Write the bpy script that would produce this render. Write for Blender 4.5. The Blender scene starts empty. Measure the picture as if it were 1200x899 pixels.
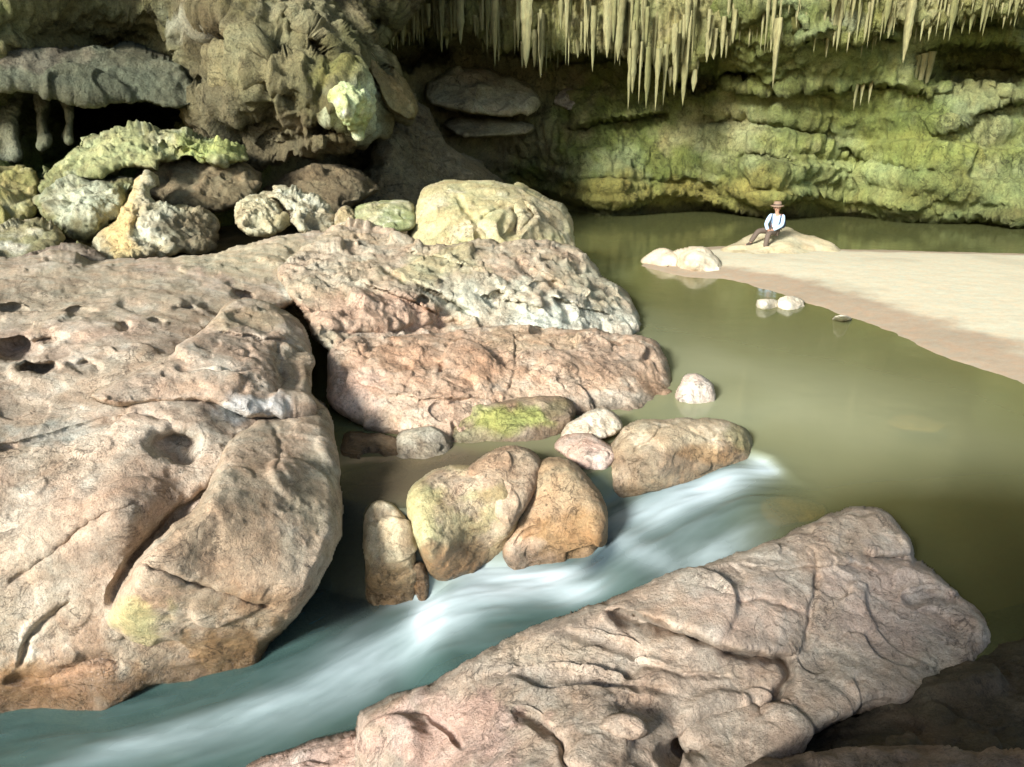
import bpy, math, random
import numpy as np
R = math.radians
SC = bpy.context.scene
COL = SC.collection

# ---------------------------------------------------------------- camera
F = 857.0; CX = 600.0; CY = 449.5; CAMZ = 3.0; PITCH = R(18.0)
cam = bpy.data.cameras.new('camera'); camo = bpy.data.objects.new('camera', cam); COL.objects.link(camo)
cam.sensor_fit = 'HORIZONTAL'; cam.sensor_width = 36.0; cam.lens = 36.0 * F / 1200.0
cam.clip_start = 0.05; cam.clip_end = 500
camo.location = (0, 0, CAMZ); camo.rotation_euler = (R(90) - PITCH, 0, 0)
SC.camera = camo
# ---------------------------------------------------------------- light
SUN_EL = R(26); SUN_AZ = R(37)      # light comes from behind the camera, to its left
SUN_STRENGTH = 3.6; SKY = 0.10; EXPOSURE = 1.28
w = bpy.data.worlds.new('World'); SC.world = w; w.use_nodes = True
nt = w.node_tree; bg = nt.nodes['Background']
sky = nt.nodes.new('ShaderNodeTexSky'); sky.sky_type = 'NISHITA'; sky.sun_disc = False
sky.sun_elevation = SUN_EL; sky.sun_rotation = R(180) + SUN_AZ
nt.links.new(sky.outputs[0], bg.inputs[0]); bg.inputs[1].default_value = SKY
sun = bpy.data.lights.new('sun', 'SUN'); suno = bpy.data.objects.new('sun', sun); COL.objects.link(suno)
sun.energy = SUN_STRENGTH; sun.angle = R(12); sun.color = (1.0, 0.965, 0.91)
# direction the light travels
LD = np.array([math.sin(SUN_AZ) * math.cos(SUN_EL), math.cos(SUN_AZ) * math.cos(SUN_EL), -math.sin(SUN_EL)])
suno.rotation_euler = (R(90) - SUN_EL, 0, -SUN_AZ)
suno.location = (-10, -14, 12)
SC.view_settings.view_transform = 'Standard'; SC.view_settings.look = 'None'
SC.view_settings.gamma = 1; SC.view_settings.use_curve_mapping = False
SC.view_settings.exposure = EXPOSURE
SC.cycles.max_bounces = 6
SC.cycles.transparent_max_bounces = 8

# ---------------------------------------------------------------- noise
_rng = np.random.RandomState(7)
_PERM = _rng.permutation(4096).astype(np.int64)
_G = _rng.normal(size=(4096, 3)); _G /= np.linalg.norm(_G, axis=1)[:, None]
_RV = _rng.rand(4096, 6)

def _h(ix, iy, iz, seed):
    a = _PERM[(ix + seed * 131) & 4095]
    a = _PERM[(a + iy) & 4095]
    return _PERM[(a + iz) & 4095]

def perlin(p, seed=0):
    i = np.floor(p).astype(np.int64); f = p - i
    u = f * f * f * (f * (f * 6 - 15) + 10)
    r = 0
    for dx in (0, 1):
        wx = u[:, 0] if dx else 1 - u[:, 0]
        for dy in (0, 1):
            wy = u[:, 1] if dy else 1 - u[:, 1]
            for dz in (0, 1):
                wz = u[:, 2] if dz else 1 - u[:, 2]
                g = _G[_h(i[:, 0] + dx, i[:, 1] + dy, i[:, 2] + dz, seed)]
                d = g[:, 0] * (f[:, 0] - dx) + g[:, 1] * (f[:, 1] - dy) + g[:, 2] * (f[:, 2] - dz)
                r = r + wx * wy * wz * d
    return r * 1.5

def fbm(p, octv=4, seed=0, gain=0.5, ridged=False):
    r = 0; a = 1.0; q = p.copy(); tot = 0
    for k in range(octv):
        n = perlin(q, seed + k)
        if ridged: n = 1 - 2 * np.abs(n)
        r = r + a * n; tot += a; a *= gain; q = q * 2.03 + 3.7
    return r / tot

def facets(p, seed=0, tilt=1.3):
    """chipped-stone relief: every voronoi cell gets a height and a tilt of its own"""
    i = np.floor(p).astype(np.int64)
    W = np.full(len(p), 1e-9); H = np.zeros(len(p)); k_ = 110.0
    for dx in (-1, 0, 1):
        for dy in (-1, 0, 1):
            for dz in (-1, 0, 1):
                c = i + (dx, dy, dz)
                k = _h(c[:, 0], c[:, 1], c[:, 2], seed)
                rv = _RV[k]
                d = p - (c + 0.15 + 0.7 * rv[:, :3])
                dd = (d * d).sum(1)
                wt = np.exp(-k_ * dd) + 1e-12
                H += wt * ((rv[:, 3] - 0.5) + tilt * (d * (_G[k])).sum(1)); W += wt
    return H / W, None

def sstep(a, b, x):
    t = np.clip((x - a) / (b - a), 0, 1); return t * t * (3 - 2 * t)

# ---------------------------------------------------------------- rays
CP, SP = math.cos(PITCH), math.sin(PITCH)
def dirs(px, py):
    a = (np.asarray(px, float) - CX) / F; b = (CY - np.asarray(py, float)) / F
    return np.stack([a, CP + b * SP, -SP + b * CP], -1)
def at(px, py, z=None, d=None):
    v = dirs(px, py)
    t = d if d is not None else (z - CAMZ) / v[..., 2]
    return np.array([0, 0, CAMZ]) + v * np.asarray(t)[..., None] if np.ndim(t) else np.array([0, 0, CAMZ]) + v * t

def tps(pts, vals, q, sm=1e-3):
    pts = np.asarray(pts, float) / 100; q = q / 100; n = len(pts)
    def K(a, b):
        r2 = ((a[:, None, :] - b[None]) ** 2).sum(2)
        return 0.5 * r2 * np.log(r2 + 1e-9)
    A = np.zeros((n + 3, n + 3)); A[:n, :n] = K(pts, pts) + sm * np.eye(n)
    A[:n, n] = 1; A[:n, n + 1:] = pts; A[n, :n] = 1; A[n + 1:, :n] = pts.T
    b = np.zeros(n + 3); b[:n] = vals
    s = np.linalg.solve(A, b)
    out = np.zeros(len(q))
    for k in range(0, len(q), 50000):
        c = q[k:k + 50000]
        out[k:k + 50000] = K(c, pts) @ s[:n] + s[n] + c @ s[n + 1:]
    return out

def catmull(P, seg=6.0, closed=True):
    P = np.asarray(P, float); n = len(P); out = []
    rng = range(n) if closed else range(n - 1)
    for i in rng:
        if closed: p0, p1, p2, p3 = P[i - 1], P[i], P[(i + 1) % n], P[(i + 2) % n]
        else: p0, p1, p2, p3 = P[max(i - 1, 0)], P[i], P[i + 1], P[min(i + 2, n - 1)]
        m = max(1, int(np.linalg.norm(p2 - p1) / seg))
        for j in range(m):
            t = j / m
            out.append(0.5 * ((2 * p1) + (-p0 + p2) * t + (2 * p0 - 5 * p1 + 4 * p2 - p3) * t * t + (-p0 + 3 * p1 - 3 * p2 + p3) * t ** 3))
    if not closed: out.append(P[-1])
    return np.array(out)

def poly_dist(q, poly, closed=True):
    """distance, closest point, signed side, position along"""
    A = poly; B = np.roll(poly, -1, 0) if closed else None
    if not closed: A, B = poly[:-1], poly[1:]
    best = np.full(len(q), 1e18); cl = np.zeros_like(q); side = np.zeros(len(q)); al = np.zeros(len(q))
    cum = 0.0
    for a, b in zip(A, B):
        ab = b - a; L2 = ab @ ab + 1e-12; L = math.sqrt(L2)
        t = np.clip(((q - a) @ ab) / L2, 0, 1)
        c = a + t[:, None] * ab; e = q - c; d = (e * e).sum(1)
        m = d < best
        best = np.where(m, d, best); cl = np.where(m[:, None], c, cl)
        side = np.where(m, np.sign(ab[0] * e[:, 1] - ab[1] * e[:, 0]), side)
        al = np.where(m, cum + t * L, al); cum += L
    return np.sqrt(best), cl, side, al, cum

def inside(q, poly):
    x, y = q[:, 0], q[:, 1]; r = np.zeros(len(q), bool)
    for (x1, y1), (x2, y2) in zip(poly, np.roll(poly, -1, 0)):
        c = ((y1 > y) != (y2 > y))
        with np.errstate(divide='ignore', invalid='ignore'):
            xi = (x2 - x1) * (y - y1) / (y2 - y1) + x1
        r ^= c & (x < xi)
    return r

# ---------------------------------------------------------------- mesh helpers
def tag(o, label=None, cat=None, group=None, kind=None):
    if label: o['label'] = label
    if cat: o['category'] = cat
    if group: o['group'] = group
    if kind: o['kind'] = kind
    return o

def mesh_obj(name, V, Fq, mat, parent=None, col=None, wet=None, loc=None, smooth=True):
    me = bpy.data.meshes.new(name)
    V = np.asarray(V, float)
    if loc is None: loc = np.zeros(3)
    V = V - np.asarray(loc)
    me.vertices.add(len(V)); me.vertices.foreach_set('co', V.astype(np.float32).ravel())
    if isinstance(Fq, np.ndarray):
        k = Fq.shape[1]; tot = len(Fq)
        me.loops.add(tot * k); me.loops.foreach_set('vertex_index', Fq.astype(np.int32).ravel())
        me.polygons.add(tot)
        me.polygons.foreach_set('loop_start', np.arange(0, tot * k, k, dtype=np.int32))
        me.polygons.foreach_set('loop_total', np.full(tot, k, np.int32))
    else:
        me = bpy.data.meshes.new(name); me.from_pydata([tuple(v) for v in V], [], Fq)
    me.update(calc_edges=True); me.validate()
    if smooth: me.polygons.foreach_set('use_smooth', np.ones(len(me.polygons), bool))
    if col is not None:
        a = me.attributes.new('tint', 'FLOAT_COLOR', 'POINT')
        c = np.ones((len(V), 4), np.float32); c[:, :3] = col
        a.data.foreach_set('color', c.ravel())
    if wet is not None:
        a = me.attributes.new('wet', 'FLOAT', 'POINT'); a.data.foreach_set('value', np.asarray(wet, np.float32))
    o = bpy.data.objects.new(name, me); COL.objects.link(o); o.location = loc
    if mat: me.materials.append(mat)
    if parent: o.parent = parent
    return o

def vnormals(V, Fq):
    a, b, c, d = (V[Fq[:, k]] for k in range(4))
    n = np.cross(c - a, d - b)
    N = np.zeros_like(V)
    for k in range(4):
        for j in range(3):
            N[:, j] += np.bincount(Fq[:, k], n[:, j], len(V))
    return N / (np.linalg.norm(N, axis=1)[:, None] + 1e-12)

# ---------------------------------------------------------------- materials
def new_mat(name):
    m = bpy.data.materials.new(name); m.use_nodes = True
    t = m.node_tree; b = t.nodes['Principled BSDF']
    return m, t, b
def nd(t, typ, **kw):
    n = t.nodes.new(typ)
    for k, v in kw.items():
        if isinstance(k, str) and k.startswith('i_'): n.inputs[int(k[2:])].default_value = v
        else: setattr(n, k, v)
    return n

def rock_mat(name, fine=1.0, bump=0.5, speck=0.35, rough=0.85, contrast=1.0):
    """fine: how many cm-size grains per metre, relative"""
    m, t, b = new_mat(name); L = t.links.new
    tc = nd(t, 'ShaderNodeTexCoord')
    at_ = nd(t, 'ShaderNodeAttribute', attribute_name='tint')
    wt = nd(t, 'ShaderNodeAttribute', attribute_name='wet')
    def noise(s, det=6, r=0.6, dist=0.0):
        n = nd(t, 'ShaderNodeTexNoise'); n.inputs['Scale'].default_value = s * fine
        n.inputs['Detail'].default_value = det; n.inputs['Roughness'].default_value = r
        n.inputs['Distortion'].default_value = dist
        L(tc.outputs['Object'], n.inputs['Vector']); return n
    n1 = noise(5, 8, 0.7, 0.4); n2 = noise(34, 6, 0.7); n3 = noise(14, 8, 0.75, 0.8)
    def mr(src, a, b_, lo, hi):
        q = nd(t, 'ShaderNodeMapRange'); q.inputs[1].default_value = a; q.inputs[2].default_value = b_
        q.inputs[3].default_value = lo; q.inputs[4].default_value = hi; L(src, q.inputs[0]); return q.outputs[0]
    def mul(a, b_):
        q = nd(t, 'ShaderNodeMath', operation='MULTIPLY')
        for k, s in enumerate((a, b_)):
            if isinstance(s, float): q.inputs[k].default_value = s
            else: L(s, q.inputs[k])
        return q.outputs[0]
    v1 = mr(n1.outputs[0], 0.3, 0.7, 0.72, 1.24)
    v2 = mr(n2.outputs[0], 0.3, 0.7, 0.8, 1.18)
    sp = mr(n3.outputs[0], 0.36, 0.45, 1.0 - speck, 1.0)
    vn = noise(2.6, 7, 0.62, 1.2)
    ab = nd(t, 'ShaderNodeMath', operation='SUBTRACT'); L(vn.outputs[0], ab.inputs[0]); ab.inputs[1].default_value = 0.5
    ab2 = nd(t, 'ShaderNodeMath', operation='ABSOLUTE'); L(ab.outputs[0], ab2.inputs[0])
    line = mr(ab2.outputs[0], 0.0, 0.012, 0.0, 1.0)
    lmask = noise(1.3, 3, 0.5); lm = mr(lmask.outputs[0], 0.42, 0.55, 0.0, 1.0)
    lmx = nd(t, 'ShaderNodeMath', operation='MAXIMUM'); L(line, lmx.inputs[0]); L(lm, lmx.inputs[1])
    lcol = mr(lmx.outputs[0], 0.0, 1.0, 0.5, 1.0)
    n5 = noise(75, 5, 0.75); grit = mr(n5.outputs[0], 0.38, 0.5, 0.72, 1.04)
    pit = mr(noise(22, 4, 0.65, 0.3).outputs[0], 0.33, 0.41, 0.72, 1.0)
    val = mul(mul(mul(v1, v2), mul(sp, lcol)), mul(grit, pit))
    if contrast < 1:
        q_ = nd(t, 'ShaderNodeMapRange', clamp=False); L(val, q_.inputs[0]); q_.inputs[3].default_value = 1.0 - contrast; val = q_.outputs[0]
    sc = nd(t, 'ShaderNodeVectorMath', operation='SCALE'); L(at_.outputs['Color'], sc.inputs[0]); L(val, sc.inputs['Scale'])
    # slight hue drift, iron red against lime white
    hs = noise(2.3, 5, 0.65, 0.6)
    mixc = nd(t, 'ShaderNodeMix', data_type='RGBA', blend_type='MULTIPLY')
    mixc.inputs[0].default_value = 1.0
    ramp = nd(t, 'ShaderNodeValToRGB'); L(hs.outputs[0], ramp.inputs[0])
    ramp.color_ramp.elements[0].position = 0.3; ramp.color_ramp.elements[0].color = (1.17, 1.04, 0.93, 1)
    ramp.color_ramp.elements[1].position = 0.7; ramp.color_ramp.elements[1].color = (1.03, 1.12, 1.12, 1)
    L(sc.outputs[0], mixc.inputs[6]); L(ramp.outputs[0], mixc.inputs[7])
    L(mixc.outputs[2], b.inputs['Base Color'])
    rr = mr(wt.outputs['Fac'], 0, 1, rough, 0.16); L(rr, b.inputs['Roughness'])
    b.inputs['Specular IOR Level'].default_value = 0.35
    # relief
    vo = nd(t, 'ShaderNodeTexVoronoi', feature='DISTANCE_TO_EDGE'); vo.inputs['Scale'].default_value = 7 * fine
    wp = nd(t, 'ShaderNodeVectorMath', operation='ADD'); L(tc.outputs['Object'], wp.inputs[0])
    wn = noise(3, 5, 0.6); wsc = nd(t, 'ShaderNodeVectorMath', operation='SCALE'); wsc.inputs['Scale'].default_value = 0.5 / fine
    L(wn.outputs['Color'], wsc.inputs[0]); L(wsc.outputs[0], wp.inputs[1]); L(wp.outputs[0], vo.inputs['Vector'])
    cr = mr(vo.outputs['Distance'], 0.0, 0.05, -0.5, 0.0)
    b1 = nd(t, 'ShaderNodeBump'); b1.inputs['Strength'].default_value = bump; b1.inputs['Distance'].default_value = 0.05 / fine
    ad = nd(t, 'ShaderNodeMath', operation='ADD'); L(n3.outputs[0], ad.inputs[0])
    L(mul(cr, 0.2), ad.inputs[1])
    ad2 = nd(t, 'ShaderNodeMath', operation='ADD'); L(ad.outputs[0], ad2.inputs[0]); L(mul(mr(lmx.outputs[0], 0, 1, -1.0, 0.0), 0.5), ad2.inputs[1])
    ad3 = nd(t, 'ShaderNodeMath', operation='ADD'); L(ad2.outputs[0], ad3.inputs[0]); L(mul(pit, 0.35), ad3.inputs[1]); L(ad3.outputs[0], b1.inputs['Height'])
    b2 = nd(t, 'ShaderNodeBump'); b2.inputs['Strength'].default_value = bump * 0.9; b2.inputs['Distance'].default_value = 0.02 / fine
    L(n2.outputs[0], b2.inputs['Height']); L(b1.outputs[0], b2.inputs['Normal']); L(b2.outputs[0], b.inputs['Normal'])
    return m

M_NEAR = rock_mat('near_limestone', fine=1.5, bump=0.8, speck=0.28)
M_MID = rock_mat('mid_limestone', fine=0.9, bump=0.9, speck=0.3)
M_FAR = rock_mat('wall_limestone', fine=0.28, bump=1.0, speck=0.45)
M_SOFT = rock_mat('sandy_limestone', fine=0.8, bump=0.3, speck=0.1, contrast=0.5)

# palette, linear albedo
PINK = (0.46, 0.35, 0.28); PEACH = (0.56, 0.36, 0.255); BEIGE = (0.43, 0.36, 0.275); PALE = (0.62, 0.575, 0.47)
WHITE = (0.70, 0.70, 0.60); GREENISH = (0.43, 0.43, 0.255); MOSS = (0.27, 0.33, 0.05); BROWN = (0.24, 0.15, 0.08)
RUST = (0.33, 0.19, 0.10); GREY = (0.27, 0.25, 0.21); DARK = (0.10, 0.085, 0.06); OLIVE = (0.19, 0.20, 0.055)
BLUISH = (0.45, 0.50, 0.50); LIME = (0.36, 0.42, 0.09)

# ---------------------------------------------------------------- the stone builder
def rock(name, outline, zc=(), dc=(), edge=30, rf=0.25, thick=1.0, step=2.0, amp=0.06, fq=1.0, fac=0.04, ffq=2.0,
         fine=0.012, strata=0.0, sdir=(0, 0, 1), sfq=4.0, pits=0.0, ledges=(), dents=(), flute=0.0, flf=1.0, crk=0.0, pal=(BEIGE, PINK, PALE),
         patches=(), wetz=None, wetamt=1.0, mat=None, seed=1, rag=2.0, smooth_closed=True,
         label=None, cat='boulder', group=None, kind=None):
    poly = catmull(outline, seg=5.0) if smooth_closed else np.asarray(outline, float)
    if rag:
        q3 = np.c_[poly / 22.0, np.full(len(poly), seed * 3.1)]
        off = np.c_[perlin(q3, seed), perlin(q3, seed + 50)] * rag
        q4 = q3 * 3; off += np.c_[perlin(q4, seed + 2), perlin(q4, seed + 52)] * rag * 0.45
        poly = poly + off
    x0, y0 = poly.min(0) - step; x1, y1 = poly.max(0) + step
    nx = int((x1 - x0) / step) + 1; ny = int((y1 - y0) / step) + 1
    gx, gy = np.meshgrid(x0 + np.arange(nx) * step, y0 + np.arange(ny) * step)
    G = np.c_[gx.ravel(), gy.ravel()]
    ins = inside(G, poly)
    cell_ok = ins.reshape(ny, nx)
    c = cell_ok[:-1, :-1] & cell_ok[1:, :-1] & cell_ok[1:, 1:] & cell_ok[:-1, 1:]
    iy, ix = np.nonzero(c)
    base = iy * nx + ix
    Q = np.c_[base, base + nx, base + nx + 1, base + 1]
    used = np.unique(Q); remap = np.full(nx * ny, -1); remap[used] = np.arange(len(used))
    Q = remap[Q]; P = G[used]
    # boundary vertices sit on the outline itself
    cnt = np.bincount(Q.ravel(), minlength=len(P)); bnd = cnt < 4
    D, CL, _, _, _ = poly_dist(P, poly)
    P[bnd] = CL[bnd]; D[bnd] = 0
    pts = [(a[0], a[1]) for a in zc] + [(a[0], a[1]) for a in dc]
    vals = [dirs(a[0], a[1])[2] / (a[2] - CAMZ) for a in zc] + [1.0 / a[2] for a in dc]
    inv = tps(pts, np.array(vals), P)
    inv = np.clip(inv, 0.5 * min(vals), 2.0 * max(vals))
    d = 1.0 / inv
    e = np.clip(D / edge, 0, 1); prof = np.sqrt(np.clip(1 - (1 - e) ** 2, 0, 1))
    dof = np.zeros(len(P))                 # + is away from the camera
    q = np.c_[P / 14.0, np.full(len(P), seed * 1.7)]
    wob = np.c_[perlin(q, seed + 7), perlin(q, seed + 8)] * 3 + np.c_[perlin(q * 3, seed + 9), perlin(q * 3, seed + 10)] * 0.5
    crack = np.zeros(len(P))
    for lg in ledges:
        pl, h, wd = lg[0], lg[1], lg[2]
        kindl = lg[3] if len(lg) > 3 else 'crack'
        pl = catmull(pl, 8, closed=False)
        dd, _, sd, al, tot = poly_dist(P + wob, pl, closed=False)
        endf = sstep(0, 0.12 * tot + 4, al) * sstep(0, 0.12 * tot + 4, tot - al)
        s = dd * sd
        if kindl == 'crack':
            g = np.exp(-(s / wd) ** 2) * endf; dof += h * g; crack = np.maximum(crack, g)
        else:      # ledge: right hand side of the line sticks out towards the camera, then eases off
            lim = np.exp(-np.abs(s) / wd)
            dof -= h * np.where(s > 0, lim, 0) * endf * sstep(-1.0, 3.5, s)
            dof += 0.5 * h * np.where(s <= 0, np.exp(s / (wd * 0.35)), 0) * endf
    for (ax, ay, rx, ry, h) in dents:
        g = ((P[:, 0] + wob[:, 0] - ax) / rx) ** 2 + ((P[:, 1] + wob[:, 1] - ay) / ry) ** 2
        dof += h * sstep(1.5, 0.15, g)
    mask = sstep(0, 1, e)
    V0 = np.array([0, 0, CAMZ]) + dirs(P[:, 0], P[:, 1]) * (d + rf * (1 - prof) + dof * np.minimum(1, prof * 1.3))[:, None]
    V1 = np.array([0, 0, CAMZ]) + dirs(P[:, 0], P[:, 1]) * (d + rf + (thick - rf) * prof)[:, None]
    n = len(P); idx_b = np.arange(n) + n
    inner = ~bnd; newi = np.full(n, -1); newi[inner] = n + np.arange(inner.sum()); newi[bnd] = np.nonzero(bnd)[0]
    V = np.r_[V0, V1[inner]]
    QB = newi[Q][:, ::-1]
    FQ = np.r_[Q, QB]
    # face orientation: front faces towards the camera
    a_, b_, c_ = V[Q[0, 0]], V[Q[0, 1]], V[Q[0, 2]]
    if np.dot(np.cross(b_ - a_, c_ - a_), a_ - np.array([0, 0, CAMZ])) > 0: FQ = FQ[:, ::-1]
    N = vnormals(V, FQ)
    E = np.r_[FQ[:, [0, 1]], FQ[:, [1, 2]], FQ[:, [2, 3]], FQ[:, [3, 0]]]
    deg = np.bincount(E[:, 0], minlength=len(V)) + np.bincount(E[:, 1], minlength=len(V))
    def lap(A):
        return np.stack([(np.bincount(E[:, 0], A[E[:, 1], j], len(V)) + np.bincount(E[:, 1], A[E[:, 0], j], len(V))) / deg for j in range(3)], 1)
    for _ in range(3): N = 0.3 * N + 0.7 * lap(N)
    N /= np.linalg.norm(N, axis=1)[:, None] + 1e-9
    sdv = np.array(sdir, float); sdv /= np.linalg.norm(sdv)
    p = V * fq + seed * 17.3
    wq = V + 0.13 / fq * np.c_[perlin(p * 1.3, seed + 3), perlin(p * 1.3, seed + 4), perlin(p * 1.3, seed + 5)]
    h = amp * fbm(p, 4, seed, gain=0.42)
    if fac:
        f1, ed = facets(wq * ffq + seed * 5.1, seed); h = h + fac * f1
        f2, ed2 = facets(wq * ffq * 2.7 + seed * 2.1, seed + 1); h = h + fac * 0.32 * f2
        f3, ed3 = facets(wq * ffq * 6.5 + seed * 2.7, seed + 2); h = h + fac * 0.11 * f3
    if strata:
        s = (V @ sdv) * sfq + 0.9 * fbm(V * fq * 0.8, 3, seed + 15); fr = s - np.floor(s)
        st = np.where(fr < 0.82, fr / 0.82, (1 - fr) / 0.18)
        h = h + strata * (st - 0.5) * (0.6 + 0.8 * fbm(V * fq * 0.7, 2, seed + 9))
    if flute:
        qf = V * np.array([1.6, 1.6, 0.2]) * 1.4 * flf
        h = h + flute * fbm(qf, 4, seed + 21, ridged=True)
    if pits:
        pn = fbm(V * fq * 3.1 + 9, 3, seed + 30)
        h = h - pits * sstep(0.22, 0.42, pn)
    h = h + fine * fbm(V * fq * 7, 4, seed + 40)
    if crk: h = h - crk * sstep(0.035, 0.0, np.abs(fbm(V * fq * 1.4 + 31, 4, seed + 44))) * sstep(-0.05, 0.2, perlin(V * fq * 0.9 + 3, seed + 45))
    if crk: h = h - crk * sstep(0.03, 0.0, np.abs(fbm(V * fq * 1.4 + 31, 4, seed + 44))) * sstep(-0.1, 0.15, perlin(V * fq * 0.9 + 3, seed + 45))
    pall = np.r_[prof, prof[inner]]
    V = V + N * (h * (0.25 + 0.75 * pall))[:, None]
    rimw = sstep(0.75, 0.3, pall)[:, None] * 0.8; rimw[:n][bnd] = 0.35
    for _ in range(4): V = V + rimw * (lap(V) - V)
    # ---- colour of the stone (mineral, moss, iron)
    k1 = sstep(-0.25, 0.3, fbm(V * fq * 0.8 + 4, 4, seed + 60))
    k2 = sstep(-0.02, 0.3, fbm(V * fq * 1.9 + 8, 5, seed + 70, gain=0.6))
    C = np.array(pal[0]) * (1 - k1[:, None]) + np.array(pal[1]) * k1[:, None]
    C = C * (1 - 0.75 * k2[:, None]) + np.array(pal[2]) * 0.75 * k2[:, None]
    if fac: C = C * (1 + 0.16 * np.clip(f2, -1, 1))[:, None]
    k3 = sstep(0.0, 0.35, fbm(V * fq * 1.3 + 21, 5, seed + 65, gain=0.6))[:, None] * 0.55
    C = C * (1 - k3 + k3 * np.array((0.70, 0.62, 0.54)))
    P2 = np.r_[P, P[inner]]
    q = np.c_[P2 / 30.0, np.full(len(P2), seed * 0.7)]
    wb2 = np.c_[fbm(q, 4, seed + 80), fbm(q, 4, seed + 81)] * 1.1
    wet = np.zeros(len(V))
    for pt in patches:
        ax, ay, rx, ry, colr, st = pt[:6]
        g = ((P2[:, 0] - ax) / rx + wb2[:, 0]) ** 2 + ((P2[:, 1] - ay) / ry + wb2[:, 1]) ** 2
        g = sstep(1.6, 0.15, g) * st
        C = C * (1 - g[:, None]) + np.array(colr) * g[:, None]
        if len(pt) > 6: wet = np.maximum(wet, g / max(st, .01) * pt[6])
    if wetz is not None:
        zw = V[:, 2] + 0.12 * fbm(V * 2.5, 3, seed + 90)
        g = sstep(wetz + 0.28, wetz + 0.05, zw) * wetamt
        C = C * (1 - 0.72 * g[:, None]) + np.array(BROWN) * 0.3 * g[:, None]
        wet = np.maximum(wet, g * 0.85)
    loc = np.array([V[:, 0].mean(), V[:, 1].mean(), V[:, 2].min()])
    o = mesh_obj(name, V, FQ, mat or M_NEAR, col=np.clip(C, 0.01, 0.85), wet=wet, loc=loc)
    tag(o, label, cat if not kind else None, group, kind)
    return o

# ================================================================ CAVE WALL (structure)
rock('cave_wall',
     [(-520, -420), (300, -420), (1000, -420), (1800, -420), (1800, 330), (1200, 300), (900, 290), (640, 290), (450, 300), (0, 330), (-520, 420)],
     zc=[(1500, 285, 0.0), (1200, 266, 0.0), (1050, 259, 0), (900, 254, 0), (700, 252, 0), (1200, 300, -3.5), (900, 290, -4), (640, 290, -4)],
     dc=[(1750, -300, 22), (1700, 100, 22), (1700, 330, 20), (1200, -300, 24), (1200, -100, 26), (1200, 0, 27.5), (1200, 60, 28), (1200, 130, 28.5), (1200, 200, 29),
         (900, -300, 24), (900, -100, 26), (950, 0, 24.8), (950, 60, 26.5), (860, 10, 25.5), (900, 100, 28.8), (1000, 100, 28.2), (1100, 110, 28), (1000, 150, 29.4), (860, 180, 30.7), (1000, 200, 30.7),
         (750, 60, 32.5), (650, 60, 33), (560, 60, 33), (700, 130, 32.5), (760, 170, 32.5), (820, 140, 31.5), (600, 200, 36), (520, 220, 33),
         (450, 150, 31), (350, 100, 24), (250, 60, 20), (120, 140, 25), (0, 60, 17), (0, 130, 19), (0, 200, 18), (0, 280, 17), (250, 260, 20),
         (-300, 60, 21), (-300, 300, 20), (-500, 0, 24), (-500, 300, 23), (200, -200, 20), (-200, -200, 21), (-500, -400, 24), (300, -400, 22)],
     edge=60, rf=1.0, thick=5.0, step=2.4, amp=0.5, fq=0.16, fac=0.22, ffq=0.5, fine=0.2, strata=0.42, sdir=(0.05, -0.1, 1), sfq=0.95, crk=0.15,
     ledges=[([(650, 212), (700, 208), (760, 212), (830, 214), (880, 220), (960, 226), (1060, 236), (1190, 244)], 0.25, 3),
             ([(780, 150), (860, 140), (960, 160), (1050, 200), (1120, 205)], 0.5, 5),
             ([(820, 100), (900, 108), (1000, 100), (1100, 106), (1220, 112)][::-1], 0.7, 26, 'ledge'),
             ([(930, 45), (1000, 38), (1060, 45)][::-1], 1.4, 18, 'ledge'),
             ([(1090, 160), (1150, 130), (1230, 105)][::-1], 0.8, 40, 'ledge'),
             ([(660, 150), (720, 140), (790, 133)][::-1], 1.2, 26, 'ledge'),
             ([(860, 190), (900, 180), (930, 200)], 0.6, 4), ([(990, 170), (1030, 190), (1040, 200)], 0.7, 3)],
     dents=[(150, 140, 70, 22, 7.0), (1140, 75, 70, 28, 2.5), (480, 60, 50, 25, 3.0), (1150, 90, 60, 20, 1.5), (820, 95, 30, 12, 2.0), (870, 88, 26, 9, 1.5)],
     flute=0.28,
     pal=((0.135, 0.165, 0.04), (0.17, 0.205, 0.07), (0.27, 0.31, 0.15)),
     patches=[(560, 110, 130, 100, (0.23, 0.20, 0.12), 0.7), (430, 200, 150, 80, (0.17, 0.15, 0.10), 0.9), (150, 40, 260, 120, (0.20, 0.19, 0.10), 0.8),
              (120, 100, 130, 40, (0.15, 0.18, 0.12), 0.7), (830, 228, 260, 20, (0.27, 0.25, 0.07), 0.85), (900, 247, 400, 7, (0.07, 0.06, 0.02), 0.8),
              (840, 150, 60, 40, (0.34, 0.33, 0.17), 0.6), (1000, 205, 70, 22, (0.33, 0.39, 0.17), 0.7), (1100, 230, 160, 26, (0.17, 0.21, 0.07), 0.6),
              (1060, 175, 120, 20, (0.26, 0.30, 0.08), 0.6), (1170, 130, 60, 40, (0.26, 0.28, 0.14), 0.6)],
     mat=M_FAR, seed=11, rag=0, smooth_closed=False, kind='structure')

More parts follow.
